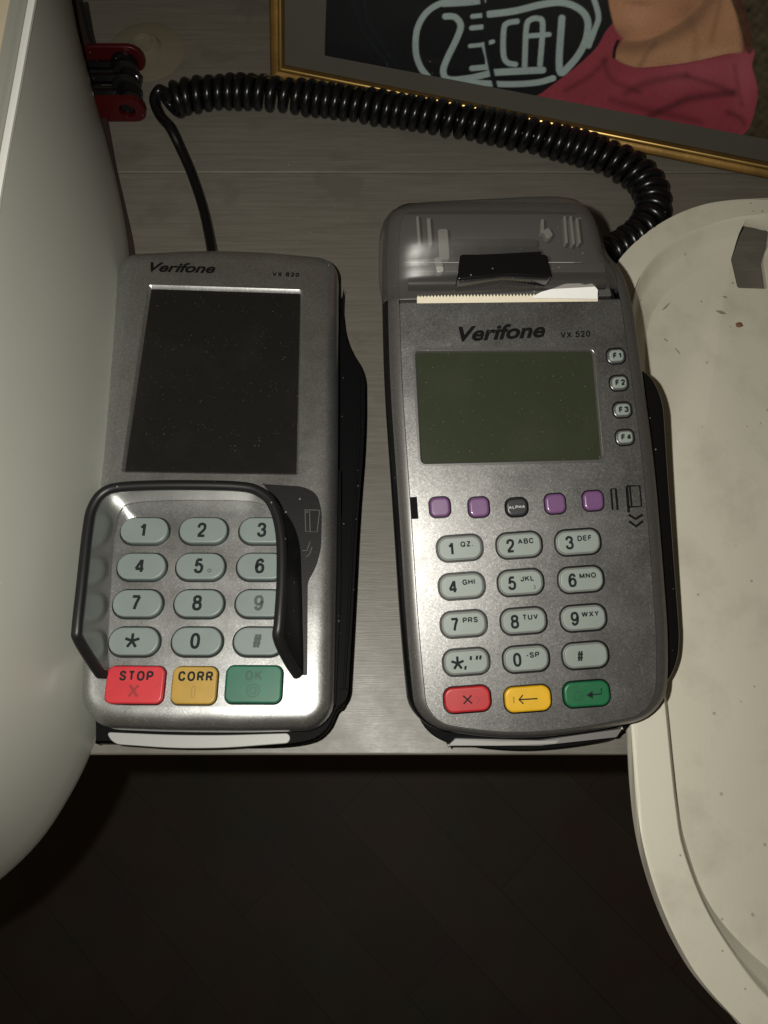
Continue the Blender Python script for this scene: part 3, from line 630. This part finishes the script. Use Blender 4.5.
for ys_ in ((262.5, .3),):
    e_ = [FB.w(*FB.px((382 + (604 - 382) * k / 20, ys_[0] + .0), 1.3 * max(.01, 1 - abs(k / 10 - 1) ** 5) ** .5), 1.3 * max(.01, 1 - abs(k / 10 - 1) ** 5) ** .5) for k in range(2, 19)]
    g.tube(e_, .018, 6)  # pale tube added as a painted glint along the cover's step
g.build('cover_step_glint', [clipm], B)
lastr = [Vector((p.x, p.y + .15, p.z - 1.2)) for p in rings[-1]]
g = Geo(); g.loft(rings + [lastr], closed=False); g.build('printer_cover', [smoke], B, smooth=60)
for (x0, y0, x1, y1, wd) in ((417, 219, 419, 247, .12), (428, 221, 430, 248, .16), (442, 232, 444, 262, .42), (541, 222, 541, 236, .14), (544, 232, 549, 240, .3), (563, 219, 565, 246, .12), (569, 219, 572, 247, .12), (575, 221, 578, 246, .12), (437, 260, 440, 275, .3)):
    g = Geo(); p, q = FB.px((x0, y0), .9), FB.px((x1, y1), .9)
    L_, R_ = ribbon_quads([p, q], wd); g.plate([rnd([tuple(L_[0]), tuple(L_[1]), tuple(R_[1]), tuple(R_[0])], .1, 3)], .75, 1.2, FB, .03); g.build('cover_clip', [clipm], B)

# ================================================================== coiled cord
path = [(168, 104), (180, 98), (210, 93), (250, 92), (300, 97), (350, 103.5), (400, 111), (450, 119), (500, 128.5), (545, 139), (590, 151), (622, 164), (644, 181), (653, 204), (646, 226), (628, 242), (608, 256), (590, 268)]
zc = 1.0
P3 = [atz(x, y, zc) for x, y in path]
ps = [Vector(p) for p in spline([tuple(p) for p in P3], 30, False)]
ln = [0]
for i in range(1, len(ps)): ln.append(ln[-1] + (ps[i] - ps[i - 1]).length)
def along(s_):
    for i in range(1, len(ps)):
        if ln[i] >= s_:
            k = (s_ - ln[i - 1]) / (ln[i] - ln[i - 1]); return ps[i - 1].lerp(ps[i], k), (ps[i] - ps[i - 1]).normalized()
    return ps[-1], (ps[-1] - ps[-2]).normalized()
pitch = .60; rc = .70; tot = ln[-1]; n = int(tot / pitch * 20); hel = []
for i in range(n + 1):
    s_ = tot * i / n; c, t = along(s_); a = 2 * math.pi * (s_ / pitch + .28 * math.sin(s_ * .55) + .16 * math.sin(s_ * 1.3 + 1))
    side = t.cross(Vector((0, 0, 1))).normalized(); up = side.cross(t)
    rj = rc * (1 + .035 * math.sin(s_ * 1.7) + .03 * math.sin(s_ * 3.1 + 2))
    hel.append(c + side * math.cos(a) * rj + up * math.sin(a) * rj)
cordt = thing('coiled_cord', 'glossy black coiled cord curving behind both terminals', 'cable', (ps[0].x, ps[0].y, 0))
g = Geo(); g.tube(hel, .275, 10); g.build('coil', [cord_m], cordt)
st = [atz(159, 90, 1.9), atz(154, 100, 1.5), atz(160, 116, 1.4), atz(170, 128, 1.6), atz(181, 150, 1.0), atz(192, 175, .6), atz(203, 208, .5), atz(210, 240, .6), atz(213, 262, 1.0), atz(214, 280, 1.3)]
st = [Vector(p) for p in spline([tuple(p) for p in [hel[4]] + st], 8, False)]
g = Geo(); g.tube(st, .27, 12); g.build('straight_lead', [cord_m], cordt)

# ================================================================== tray (right)
zr, zf = 1.9, .35
T = thing('tray', 'cream plastic tray with wide flat rim and handle slot, right of the graphite terminal', 'tray', (20, 5, 0))
xc = 21.5
def half(pxs, z): return [(p.x, p.y) for p in (atz(x, y, z) for x, y in pxs)]
def full(h, yt, yb):
    h = [(xc, yt)] + h + [(xc, yb)]
    return spline(h, 5, False)[:-1] + [(2 * xc - x, y) for x, y in spline(h, 5, False)[::-1]][:-1]
o_h = half([(768, 197), (735, 198.5), (705, 203), (675, 214), (645, 233), (620, 258), (607, 285), (602, 330), (606, 420), (614, 520), (624, 640), (632.5, 735), (635.5, 780), (640.5, 826), (649, 865), (662, 905), (679, 943), (703, 982), (742, 1024), (790, 1062)], zr)
i_h = half([(768, 214), (737, 218), (705, 227), (683, 237), (661, 252), (644, 272), (635, 295), (632, 340), (636, 430), (645, 530), (655, 630), (664.5, 693), (672, 766), (677, 810), (684, 849), (705, 905), (734, 953), (768, 996), (810, 1030)], zr)
f_h = half([(768, 254), (740, 257), (715, 264), (690, 277), (668, 293), (655, 310), (648, 330), (646, 360), (650, 440), (656, 540), (660, 640), (667, 700), (673.5, 768), (678, 806), (685.5, 842), (702, 890), (726, 927), (766, 966), (815, 998)], zf)
yT = o_h[0][1]; yB = o_h[-1][1]
oo = full(o_h, yT + .12, yB - 1.2); ii = full(i_h, i_h[0][1] + .5, i_h[-1][1] - 1.0); ff = full(f_h, f_h[0][1] + .4, f_h[-1][1] - 1.0)
def r3(o, z): return [Vector((x, y, z)) for x, y in o]
def lerp2(a, b, k): return [(p[0] + (q[0] - p[0]) * k, p[1] + (q[1] - p[1]) * k) for p, q in zip(a, b)]
sgn = 1 if area(oo) > 0 else -1
g = Geo()
inner = [(oo, zr - .9), (oo, zr - .12), (offset(oo, -.05 * sgn), zr - .03), (offset(oo, -.13 * sgn), zr), (offset(ii, .06 * sgn), zr), (ii, zr - .05), (lerp2(ii, ff, .04), zr - .12), (lerp2(ii, ff, .28), zr - .85), (lerp2(ii, ff, .42), zr - .98), (lerp2(ii, ff, .80), zf + .22), (lerp2(ii, ff, .95), zf + .04), (ff, zf)]
fi = offset(ff, -1.2 * sgn)
outer = [(offset(oo, -.12 * sgn), zr - .9), (offset(oo, -.12 * sgn), zr - .18), (offset(ii, .14 * sgn), zr - .18), (offset(lerp2(ii, ff, .28), .16 * sgn), zr - 1.0), (offset(lerp2(ii, ff, .80), .16 * sgn), zf + .02), (offset(ff, -.05 * sgn), zf - .25)]
g.loft([r3(o, z) for o, z in outer[::-1]] + [r3(o, z) for o, z in inner], 0, cap0=True, cap1=True)
tray = g.build('tray_body', [traym], T, smooth=35)
# handle slot cut right through wall and floor
cut = Geo(); hp = []
sl = [((744, 222), 1.55), ((775, 222), 1.55), ((770, 242), .8), ((763, 261), zf), ((767, 289), zf), ((737.5, 288), zf), ((731, 260), zf), ((736, 242), .8)]
slp = rnd([tuple(atz(x, y, z).xy) for (x, y), z in sl], [.12, .12, .05, .1, .12, .12, .1, .05], 4)
cut.plate([slp], -.5, 3.0, G)
cm = cut.build('cutter', [traym])
bo = tray.modifiers.new('b', 'BOOLEAN'); bo.object = cm; bo.operation = 'DIFFERENCE'; bo.solver = 'EXACT'
dg = bpy.context.evaluated_depsgraph_get(); nm = bpy.data.meshes.new_from_object(tray.evaluated_get(dg))
tray.modifiers.clear(); tray.data = nm; bpy.data.objects.remove(cm)
nm.shade_smooth(); nm.set_sharp_from_angle(angle=math.radians(35))
scm = mat('scuff_grey', (.34, .31, .26), .6, var=.4, vscale=300)
for (x0, y0, x1, y1, wd) in ((661, 311, 671, 302, .10), (715, 310.5, 727, 314, .12), (722, 296, 728, 298, .08), (674, 347, 681, 355, .08), (663, 338, 669, 342, .07), (700, 300, 703, 303, .05)):
    a_, b_ = atz(x0, y0, zf + .012), atz(x1, y1, zf + .012); m_ = a_.lerp(b_, .5)
    pl = rnd([(a_.x, a_.y), (m_.x, m_.y - wd), (b_.x, b_.y), (m_.x + wd * .4, m_.y + wd)], .08, 4)
    g = Geo(); g.sheet(pl, zf + .008, G); g.build('scuff', [scm], T)
crumbm = mat('crumb_brown', (.22, .10, .04), .8, var=.4, vscale=400)
p = atz(739, 325, zf + .05); bm = bmesh.new(); bmesh.ops.create_icosphere(bm, subdivisions=2, radius=.19)
vs = [Vector((p.x + v.co.x * (1 + random.uniform(-.3, .3)), p.y + v.co.y * .8, p.z + .02 + v.co.z * .5)) for v in bm.verts]
g = Geo(); g.add(vs, [[v.index for v in f.verts] for f in bm.faces]); bm.free()
tag(g.build('crumb', [crumbm]), 'tiny brown crumb on the floor of the cream tray', 'crumb')

# ================================================================== tub (left)
TB = thing('storage_tub', 'tall white plastic tub with rounded corner standing left of the silver terminal', 'tub', (-22, 15, 0))
hT = 11.0
base = [(62, -30), (80, 45), (100, 115), (118, 180), (131, 245), (138, 330), (138, 420), (134, 520), (124, 620), (110, 700), (94, 752), (72, 797), (42, 842), (0, 882), (-50, 915)]
rimp = [(44, -60), (38, -30), (31, 5), (18, 78), (4, 155), (-12, 250), (-26, 340), (-40, 430), (-54, 520), (-70, 610), (-90, 690), (-112, 745), (-140, 790), (-180, 830), (-240, 860)]
bw = [atz(x, y, .02) for x, y in base]; rw = [atz(x, y, hT) for x, y in rimp]
bw = [Vector(p) for p in spline([tuple(p) for p in bw], 5, False)]; rw = [Vector(p) for p in spline([tuple(p) for p in rw], 5, False)]
xcb = -34
def close(ring): return ring + [Vector((2 * xcb - p.x, p.y, p.z)) for p in ring[::-1]]
rings = []
for k in (0, .015, .05, .15, .3, .5, .7, .85, .96):
    rg = [a.lerp(b, k) for a, b in zip(bw, rw)]
    bul = .9 * math.sin(math.pi * min(1, k * 1.0)) - (.25 * (1 - k / .05) if k < .05 else 0)
    rings.append(close([Vector((p.x + bul * .5, p.y, p.z)) for p in rg]))
def grow(ring, d, dz):
    o = offset([(p.x, p.y) for p in ring], d); return [Vector((x, y, p.z + dz)) for (x, y), p in zip(o, ring)]
rc_ = close(rw); a2 = area([(p.x, p.y) for p in rc_]); sg = 1 if a2 > 0 else -1
g = Geo(); g.loft(rings + [grow(rc_, 0, -.1)], 0, cap0=True); g.build('tub_wall', [tubm], TB)
g = Geo(); g.loft([grow(rc_, -.05 * sg, -.25), grow(rc_, .10 * sg, -.2), grow(rc_, .12 * sg, -.02), grow(rc_, .04 * sg, .06), grow(rc_, -.12 * sg, .06), grow(rc_, -.2 * sg, -.02), grow(rc_, -.22 * sg, -.25)], 0); g.build('tub_rim', [tubrim], TB)
g = Geo(); g.loft([grow(rc_, -.15 * sg, -.22), grow(rc_, -.45 * sg, -.22), grow(rc_, -.55 * sg, -.02), grow(rc_, -.9 * sg, .02)], 0); 
g.build('lid_edge', [tubm], TB)
g = Geo(); g.loft([grow(rc_, -.88 * sg, -.1), grow(rc_, -.92 * sg, .05), grow(rc_, -1.0 * sg, .06)], 0, cap1=True); g.build('lid', [cream], TB)

# ================================================================== brown strap, red folding tool, clear disc
sp = [atz(x, y, .25) for x, y in ((58, -30), (70, 0), (79, 30), (92, 75), (103, 120), (112, 165), (122, 205), (130, 240), (136, 285))]
wds = [1.2, 1.05, .95, .7, .5, .4, .3, .25, .2]
spp = spline([(p.x, p.y, wd) for p, wd in zip(sp, wds)], 5, False)
Lp, Rp = [], []
for i, q in enumerate(spp):
    a = Vector(spp[max(i - 1, 0)][:2]); b = Vector(spp[min(i + 1, len(spp) - 1)][:2]); t = (b - a).normalized(); nn = Vector((-t.y, t.x)) * q[2] / 2; c = Vector(q[:2]); Lp.append(tuple(c + nn)); Rp.append(tuple(c - nn))
g = Geo(); g.plate([Lp + Rp[::-1]], .01, .3, G)
tag(g.build('strap', [brown]), 'dark brown strap lying along the foot of the white tub', 'strap')
pt = atz(122, 100, 0)
MT = thing('folding_hex_tool', 'red folding tool with black bits beside the tub', 'folding tool', (pt.x, pt.y, 0))
yF = atz(122, 122, 0).y
def vplate(y0, y1, xa, xb, h, r, m, name, hole=None, par=MT, z0=.02):
    fr = Frame(Vector((0, y0, 0)), Vector((1, 0, 0)), Vector((0, 0, 1)))   # N = X x V = -Y
    out = rnd([(xa, z0), (xb, z0), (xb, z0 + h), (xa, z0 + h)], [.3, r, r, .3], 7)
    g = Geo(); g.plate([out] + ([hole] if hole else []), -(y1 - y0), 0, fr, .0 if hole else .05); return g.build(name, m, par)
xa = atz(88, 110, .5).x; xb = atz(146, 110, .5).x
circ = lambda cx, cy, r: [(cx + r * math.cos(k * math.pi / 12), cy + r * math.sin(k * math.pi / 12)) for k in range(24)]
hx = atz(127, 112, .8).x
vplate(yF, yF + .35, xa + .2, xb + .05, 1.55, .78, [redt], 'side_plate', circ(hx, .80, .46))
g = Geo(); fr = Frame(Vector((0, yF - .0, 0)), Vector((1, 0, 0)), Vector((0, 0, 1))); g.plate([circ(hx, .80, .45)], -.5, -.2, fr, .12); g.build('pivot_bolt', [blackg], MT)
yy = yF + .40
for k, (dx, h, th_) in enumerate(((.22, 1.45, .42), (.05, 1.75, .55), (-.2, 1.35, .40), (-.02, 1.8, .60), (-.3, 1.5, .38), (-.45, 1.7, .5))):
    g = Geo(); yc_ = yy + th_ / 2; xr_ = xb - .25 + dx; zc_ = h * .5
    g.tube([Vector((xa - .5, yc_, zc_)), Vector((xr_ - .45, yc_, zc_)), Vector((xr_ - .2, yc_, zc_ - .02)), Vector((xr_ - .05, yc_, zc_ - .06))], [th_ * .5, th_ * .5, th_ * .46, th_ * .3], 6 if k % 2 else 14)
    g.tube([Vector((xr_ - .75, yc_ - th_ * .5, .75)), Vector((xr_ - .75, yc_ + th_ * .5, .75))], .62 + .08 * (k % 3), 20)
    g.build('hex_bit', [blackg if k % 2 else steel], MT); yy += th_ + .06
vplate(yy, yy + .3, xa - .2, xb - .3, 1.75, .8, [redt], 'side_plate')
g = Geo(); q0 = atz(95, 42, 1.5); g.tube([Vector((q0.x, yy + .1, 1.2)), Vector((q0.x, yy + .3, 2.4)), Vector((q0.x + .15, yy + .6, 4.1))], .14, 6); g.build('hex_key', [steel], MT)
ds = atz(146, 52, 0)
clear = glassy('clear_vinyl', (.9, .88, .8), .72, .14, .4, (.30, .27, .19))
g = Geo(); prof = [(2.3, .02), (2.2, .08), (1.6, .16), (1.0, .3), (.8, .7), (.6, .75), (.45, .5), (.02, .48)]
def rev(prof, cx, cy, n=40): return [[Vector((cx + r * math.cos(2 * math.pi * k / n), cy + r * math.sin(2 * math.pi * k / n), z)) for k in range(n)] for r, z in prof]
g.loft(rev(prof, ds.x, ds.y), cap1=True)
tag(g.build('suction_cup', [clear]), 'clear round suction cup lying on the shelf behind the red tool', 'suction cup')

# ================================================================== framed photograph
P0 = atz(269, 80, .15); P1 = atz(768, 181, .15); ax = (P1 - P0).normalized(); hz = Vector((-ax.y, ax.x, 0)); tt = math.radians(68)
FF = Frame(P0, ax, hz * math.cos(tt) + Vector((0, 0, 1)) * math.sin(tt))
W_, H_ = 36, 27
F = thing('picture_frame', 'thin gilt picture frame leaning back with a photo of a pink top and logo shirt', 'picture frame', (P0.x, P0.y, 0), math.atan2(ax.y, ax.x))
fw = .8
def bar(a, b, c, d, m=goldm):
    g = Geo(); g.plate([[a, b, c, d]], -.9, 0, FF, .12, 0, 3); return g
def mould(p, q, inward):
    g = Geo(); p, q = Vector(p), Vector(q); t = (q - p).normalized(); n = Vector(inward)
    prof = [(0, -1.0), (0, -.25), (.08, -.06), (.2, 0), (.30, -.10), (.52, -.14), (.64, -.02), (.74, -.03), (fw, -.25), (fw, -.5)]
    rings = []
    for o_, w_ in prof:
        a = p + n * o_ + t * o_; b = q + n * o_ - t * o_
        rings.append([FF.w(a.x, a.y, w_), FF.w(b.x, b.y, w_)])
    g.loft(rings, 0, closed=False)
    return g.build('moulding', [goldm], F, recalc=False)
mould((0, 0), (W_, 0), (0, 1)); mould((0, H_), (0, 0), (1, 0)); mould((W_, 0), (W_, H_), (-1, 0)); mould((W_, H_), (0, H_), (0, -1))
g = Geo()
for a, b in (((.72, .72), (W_ - .72, .72)), ((.72, .72), (.72, H_ - .72))): g.tube([FF.w(*a, -.05), FF.w(*b, -.05)], .05, 6)
g.build('inner_bead', [goldl], F)
g = Geo(); g.plate([[(.1, .1), (W_ - .1, .1), (W_ - .1, H_ - .1), (.1, H_ - .1)]], -1.0, -.52, FF); g.build('backing_mat', [mat('taupe_mat', (.085, .08, .062), .8, var=.1, vscale=20)], F)
WP = -.5
def fp(ps, w_=WP): return [(min(max(u, .65), W_ - .65), min(max(v, .65), H_ - .65)) for u, v in FF.pts(ps, w_)]
import numpy as np
def paint_print(P):
    """P: (n,2) reference pixels -> linear colours of the printed picture (a flat print inside the frame)"""
    rs_ = np.random.RandomState(3); n_ = len(P); X, Y = P[:, 0], P[:, 1]
    def lin(c): c = np.array(c) / 255.; return c ** 2.2 * 1.30
    def seg(poly, closed):
        d = np.full(n_, 1e9); ins = np.zeros(n_, bool); m_ = len(poly)
        for k in range(m_ if closed else m_ - 1):
            ax_, ay_ = poly[k][:2]; bx_, by_ = poly[(k + 1) % m_][:2]; ex, ey = bx_ - ax_, by_ - ay_; L2 = ex * ex + ey * ey + 1e-9
            t = np.clip(((X - ax_) * ex + (Y - ay_) * ey) / L2, 0, 1); d = np.minimum(d, np.hypot(X - ax_ - t * ex, Y - ay_ - t * ey))
            if closed: c_ = ((ay_ > Y) != (by_ > Y)) & (X < ex * (Y - ay_) / (by_ - ay_ + 1e-12) + ax_); ins ^= c_
        return np.where(ins, -d, d) if closed else d
    def cover(d, soft=.8): return np.clip(.5 - d / soft, 0, 1)[:, None]
    def blob(x, y, sx_, sy_, a=0): ca, sa = math.cos(a), math.sin(a); u, v = (X - x) * ca + (Y - y) * sa, -(X - x) * sa + (Y - y) * ca; return np.exp(-(u / sx_) ** 2 - (v / sy_) ** 2)[:, None]
    def wav(f, seed):
        r_ = np.random.RandomState(seed); o = np.zeros(n_)
        for _ in range(7): a, b, c = r_.uniform(-f, f), r_.uniform(-f, f), r_.uniform(0, 6.28); o += np.sin(a * X + b * Y + c)
        return (o / 7)[:, None]
    C_ = lin((62, 56, 40)) * (1 + .7 * wav(.9, 1) + .5 * wav(.35, 2)); C_ = np.clip(C_, .004, 1)
    def over(C_, k, col_): return C_ * (1 - k) + col_ * k
    sh = cover(seg([(324.5, -90), (324.5, 56), (560, 104), (655, 30), (640, -90)], True))
    C_ = over(C_, sh, lin((15, 18, 21)) * (1 + .25 * wav(.1, 4)))
    for pl in ([(352, -10), (356, 12), (366, 36), (378, 52), (392, 70)], [(363, -10), (368, 20), (382, 44), (398, 68)]):
        C_ = over(C_, cover(seg(spline(pl, 4, False), False) - .5, 1.6) * sh * .5, lin((30, 48, 54)))
    C_ = over(C_, cover(seg([(552, -90), (548, 40), (600, 60), (620, -90)], True), 10) * sh * .25, lin((30, 26, 24)))
    L = lambda ps_: spline(zz(ps_, 400, 0, 3.657), 5, False)
    lg = np.full(n_, 1e9)
    for pl, wd in (([(300, -8), (220, 0), (150, 12), (95, 48), (62, 110), (58, 190), (75, 245), (102, 280)], 22), ([(160, 16), (240, 12), (306, 4)], 18),
        ([(166, 60), (200, 62), (222, 92), (208, 140), (172, 215), (158, 262), (178, 290), (250, 286), (330, 268)], 23), ([(330, 266), (400, 262), (522, 256)], 25),
        ([(265, 60), (302, 56)], 17), ([(262, 102), (306, 98)], 18), ([(256, 168), (300, 163), (340, 152)], 15), ([(263, 250), (318, 245)], 20), ([(306, 170), (318, 215), (318, 250)], 14),
        ([(428, 78), (395, 84), (380, 105), (378, 195), (392, 228), (422, 235)], 20), ([(456, 242), (462, 100), (478, 72), (505, 68), (522, 90), (512, 236)], 20), ([(465, 132), (545, 126)], 18),
        ([(592, 66), (583, 255), (622, 238), (670, 170), (688, 90), (665, 40), (600, 10), (520, 16), (420, 40), (325, 52)], 25), ([(560, 286), (500, 302), (400, 308), (300, 304), (240, 300)], 22), ([(690, 168), (712, 110), (726, 60), (708, -8)], 20)):
        lg = np.minimum(lg, seg(L(pl), False) - wd / 2 / 3.657)
    C_ = over(C_, cover(lg, 1.0) * sh, lin((146, 160, 160)) * (1 + .12 * wav(.12, 9)))
    zp = seg(L([(300, -5), (312, 80), (318, 170), (335, 260), (352, 330)]), False)
    C_ = over(C_, cover(zp - 2.4, 1.2) * sh, lin((14, 17, 20))); C_ = over(C_, cover(zp - .4, .8) * sh * .35, lin((40, 46, 48)))
    pk = cover(seg(spline([(520, 112), (543, 92), (572, 70), (596, 48), (610, 26), (640, 5), (690, 0), (735, 40), (754, 50), (752, 66), (757.5, 88), (755, 110), (743, 135), (700, 150), (600, 130)], 4), True))
    pc = lin((130, 54, 64)) * (1 + .10 * wav(.16, 11) + .05 * wav(.5, 12))
    pc = over(pc, .55 * blob(700, 72, 60, 16, -.12), lin((158, 82, 92))); pc = over(pc, .4 * blob(745, 80, 14, 34), lin((170, 92, 102)))
    for pl, dk, wd in (([(650, 116), (672, 106), (692, 98), (733, 93)], .5, 4.0), ([(626, 93), (650, 82), (687, 75)], .35, 4.0), ([(686, 76), (712, 84), (733, 93)], .35, 3.0), ([(612, 100), (640, 108), (700, 122)], .3, 4), ([(604, 60), (612, 80), (640, 92)], .3, 3), ([(566, 90), (590, 76), (606, 60)], .35, 3), ([(735, 66), (738, 88), (742, 105)], .25, 2.5), ([(728, 112), (740, 118), (744, 124)], .4, 3)):
        dd = seg(spline(pl, 5, False), False)[:, None]; pc = pc * (1 - dk * np.exp(-(dd / wd) ** 2))
    for k in range(26): pc = pc * (1 + .12 * np.exp(-(((X - 618 - k * 1.3) / .45) ** 2 + ((Y - 86 - k * .9) / 2.5) ** 2)))[:, None] if k % 3 == 0 else pc
    C_ = over(C_, pk, pc)
    nk = cover(seg(spline([(615, 58), (620, 44), (640, 10), (660, -40), (725, -40), (730, -5), (738, 20), (744, 50), (726, 54), (690, 62), (655, 66.5), (634, 67)], 4), True), 1.2)
    nc = lin((160, 118, 88)) * (1 + .05 * wav(.2, 21)); nc = over(nc, .6 * blob(660, 50, 30, 10, -.3), lin((172, 130, 100))); nc = over(nc, .5 * blob(705, 55, 30, 6, -.15), lin((178, 140, 112)))
    dd = seg(spline([(616, 45), (640, 46), (668, 36), (695, 18), (712, -4)], 5, False), False)[:, None]; nc = nc * (1 - .42 * np.exp(-(dd / 9) ** 2))
    for pl, dk, wd in (([(640, 66), (648, 52), (655, 44)], .25, 3), ([(722, -5), (716, 20), (712, 40)], .22, 3), ([(690, 20), (696, 40), (694, 60)], .15, 4), ([(736, 0), (742, 30), (744, 52)], .5, 3)):
        dd = seg(spline(pl, 5, False), False)[:, None]; nc = nc * (1 - dk * np.exp(-(dd / wd) ** 2))
    C_ = over(C_, nk, nc)
    C_ = over(C_, cover(seg(spline([(614, 57), (615, 48), (618, 41)], 4, False), False) - 1.6, 1.2), lin((18, 12, 14)))
    C_ = C_ * (1 - .45 * cover(seg(spline([(614, 58), (634, 67.5), (655, 67.5), (690, 63), (726, 55), (745, 51)], 5, False), False) - .3, 1.6))
    jw = cover(seg(spline([(606, -40), (608, -5), (611, 14), (616, 30), (624, 38.5), (636, 41), (652, 38), (672, 28), (690, 14), (704, -2), (712, -40)], 4), True), 1.8)
    jc = lin((164, 117, 88)) * (1 + .05 * wav(.25, 31)); jc = over(jc, .6 * blob(636, 16, 18, 14), lin((184, 136, 106))); jc = jc * (1 - .35 * blob(616, 34, 14, 8)) * (1 - .30 * blob(688, 8, 16, 14, -.7)) * (1 - .25 * blob(640, 3, 14, 3))
    C_ = over(C_, jw, jc)
    hr = cover(seg(spline([(728, -10), (738, 14), (743, 34), (745, 50), (752, 52), (751, 30), (745, 8), (738, -14)], 4), True), 2)
    C_ = over(C_, hr * .85, lin((74, 44, 32)) * (1 + .6 * wav(1.2, 41)))
    gl = np.exp(-((X - 725 - (Y - 40) * .2) / 22) ** 2)[:, None] * 0
    return np.clip(C_ * (1 + .05 * rs_.randn(n_, 1)), .002, .9)
pic = FF.pts([(324.5, 55.5), (768, 140)], WP + .02); pu0 = pic[0][0]; pv0 = pic[0][1]; sl_ = 0.0
corner = FF.px((755, 137), WP + .02); slp_ = (corner[1] - pv0) / (corner[0] - pu0)
NU, NV = 440, 170; umax = FF.px((796, 100), WP)[0]; vmax = pv0 + 9
V3, PX = [], []
for jv in range(NV + 1):
    for iu in range(NU + 1):
        fu, fv = iu / NU, (jv / NV)
        uu = pu0 + (umax - pu0) * fu; vv = pv0 + slp_ * (uu - pu0) * (1 - fv) + (vmax - pv0) * fv
        p = FF.w(uu, vv, WP + .02); V3.append(p); q = p - CAM; dz = q.dot(D); PX.append((384 + FP * q.x / dz, 512 - FP * q.dot(U) / dz))
cols = paint_print(np.array(PX))
g = Geo(); g.add(V3, [(j_ * (NU + 1) + i_, j_ * (NU + 1) + i_ + 1, (j_ + 1) * (NU + 1) + i_ + 1, (j_ + 1) * (NU + 1) + i_) for j_ in range(NV) for i_ in range(NU)])
pm = mat('photo_paper', (.5, .5, .5), .45, spec=.3)
at_ = pm.node_tree.nodes.new('ShaderNodeAttribute'); at_.attribute_name = 'ink'; pm.node_tree.links.new(at_.outputs['Color'], pm.node_tree.nodes['Principled BSDF'].inputs['Base Color'])
po = g.build('photo_print', [pm], F, recalc=False)
ca_ = po.data.color_attributes.new('ink', 'FLOAT_COLOR', 'POINT')
ca_.data.foreach_set('color', np.concatenate([cols, np.ones((len(cols), 1))], 1).astype(np.float32).ravel())
g = Geo(); g.plate([[(.5, .5), (W_ - .5, .5), (W_ - .5, H_ - .5), (.5, H_ - .5)]], -.36, -.32, FF); g.build('glass_pane', [glassy('frame_glass', (.97, .97, .97), .95, .04, .14, (.02, .02, .02))], F)
g = Geo(); tp = FF.w(W_ / 2, H_ * .7, -1.0); ft = Vector((tp.x + hz.x * 4, tp.y + hz.y * 4, .05))
d_ = ax * 1.5; g.loft([[tp - d_, tp + d_, tp + d_ + hz * .2, tp - d_ + hz * .2], [ft - d_ * 1.6, ft + d_ * 1.6, ft + d_ * 1.6 + hz * .2, ft - d_ * 1.6 + hz * .2]], cap0=True, cap1=True); g.build('easel_strut', [black], F)
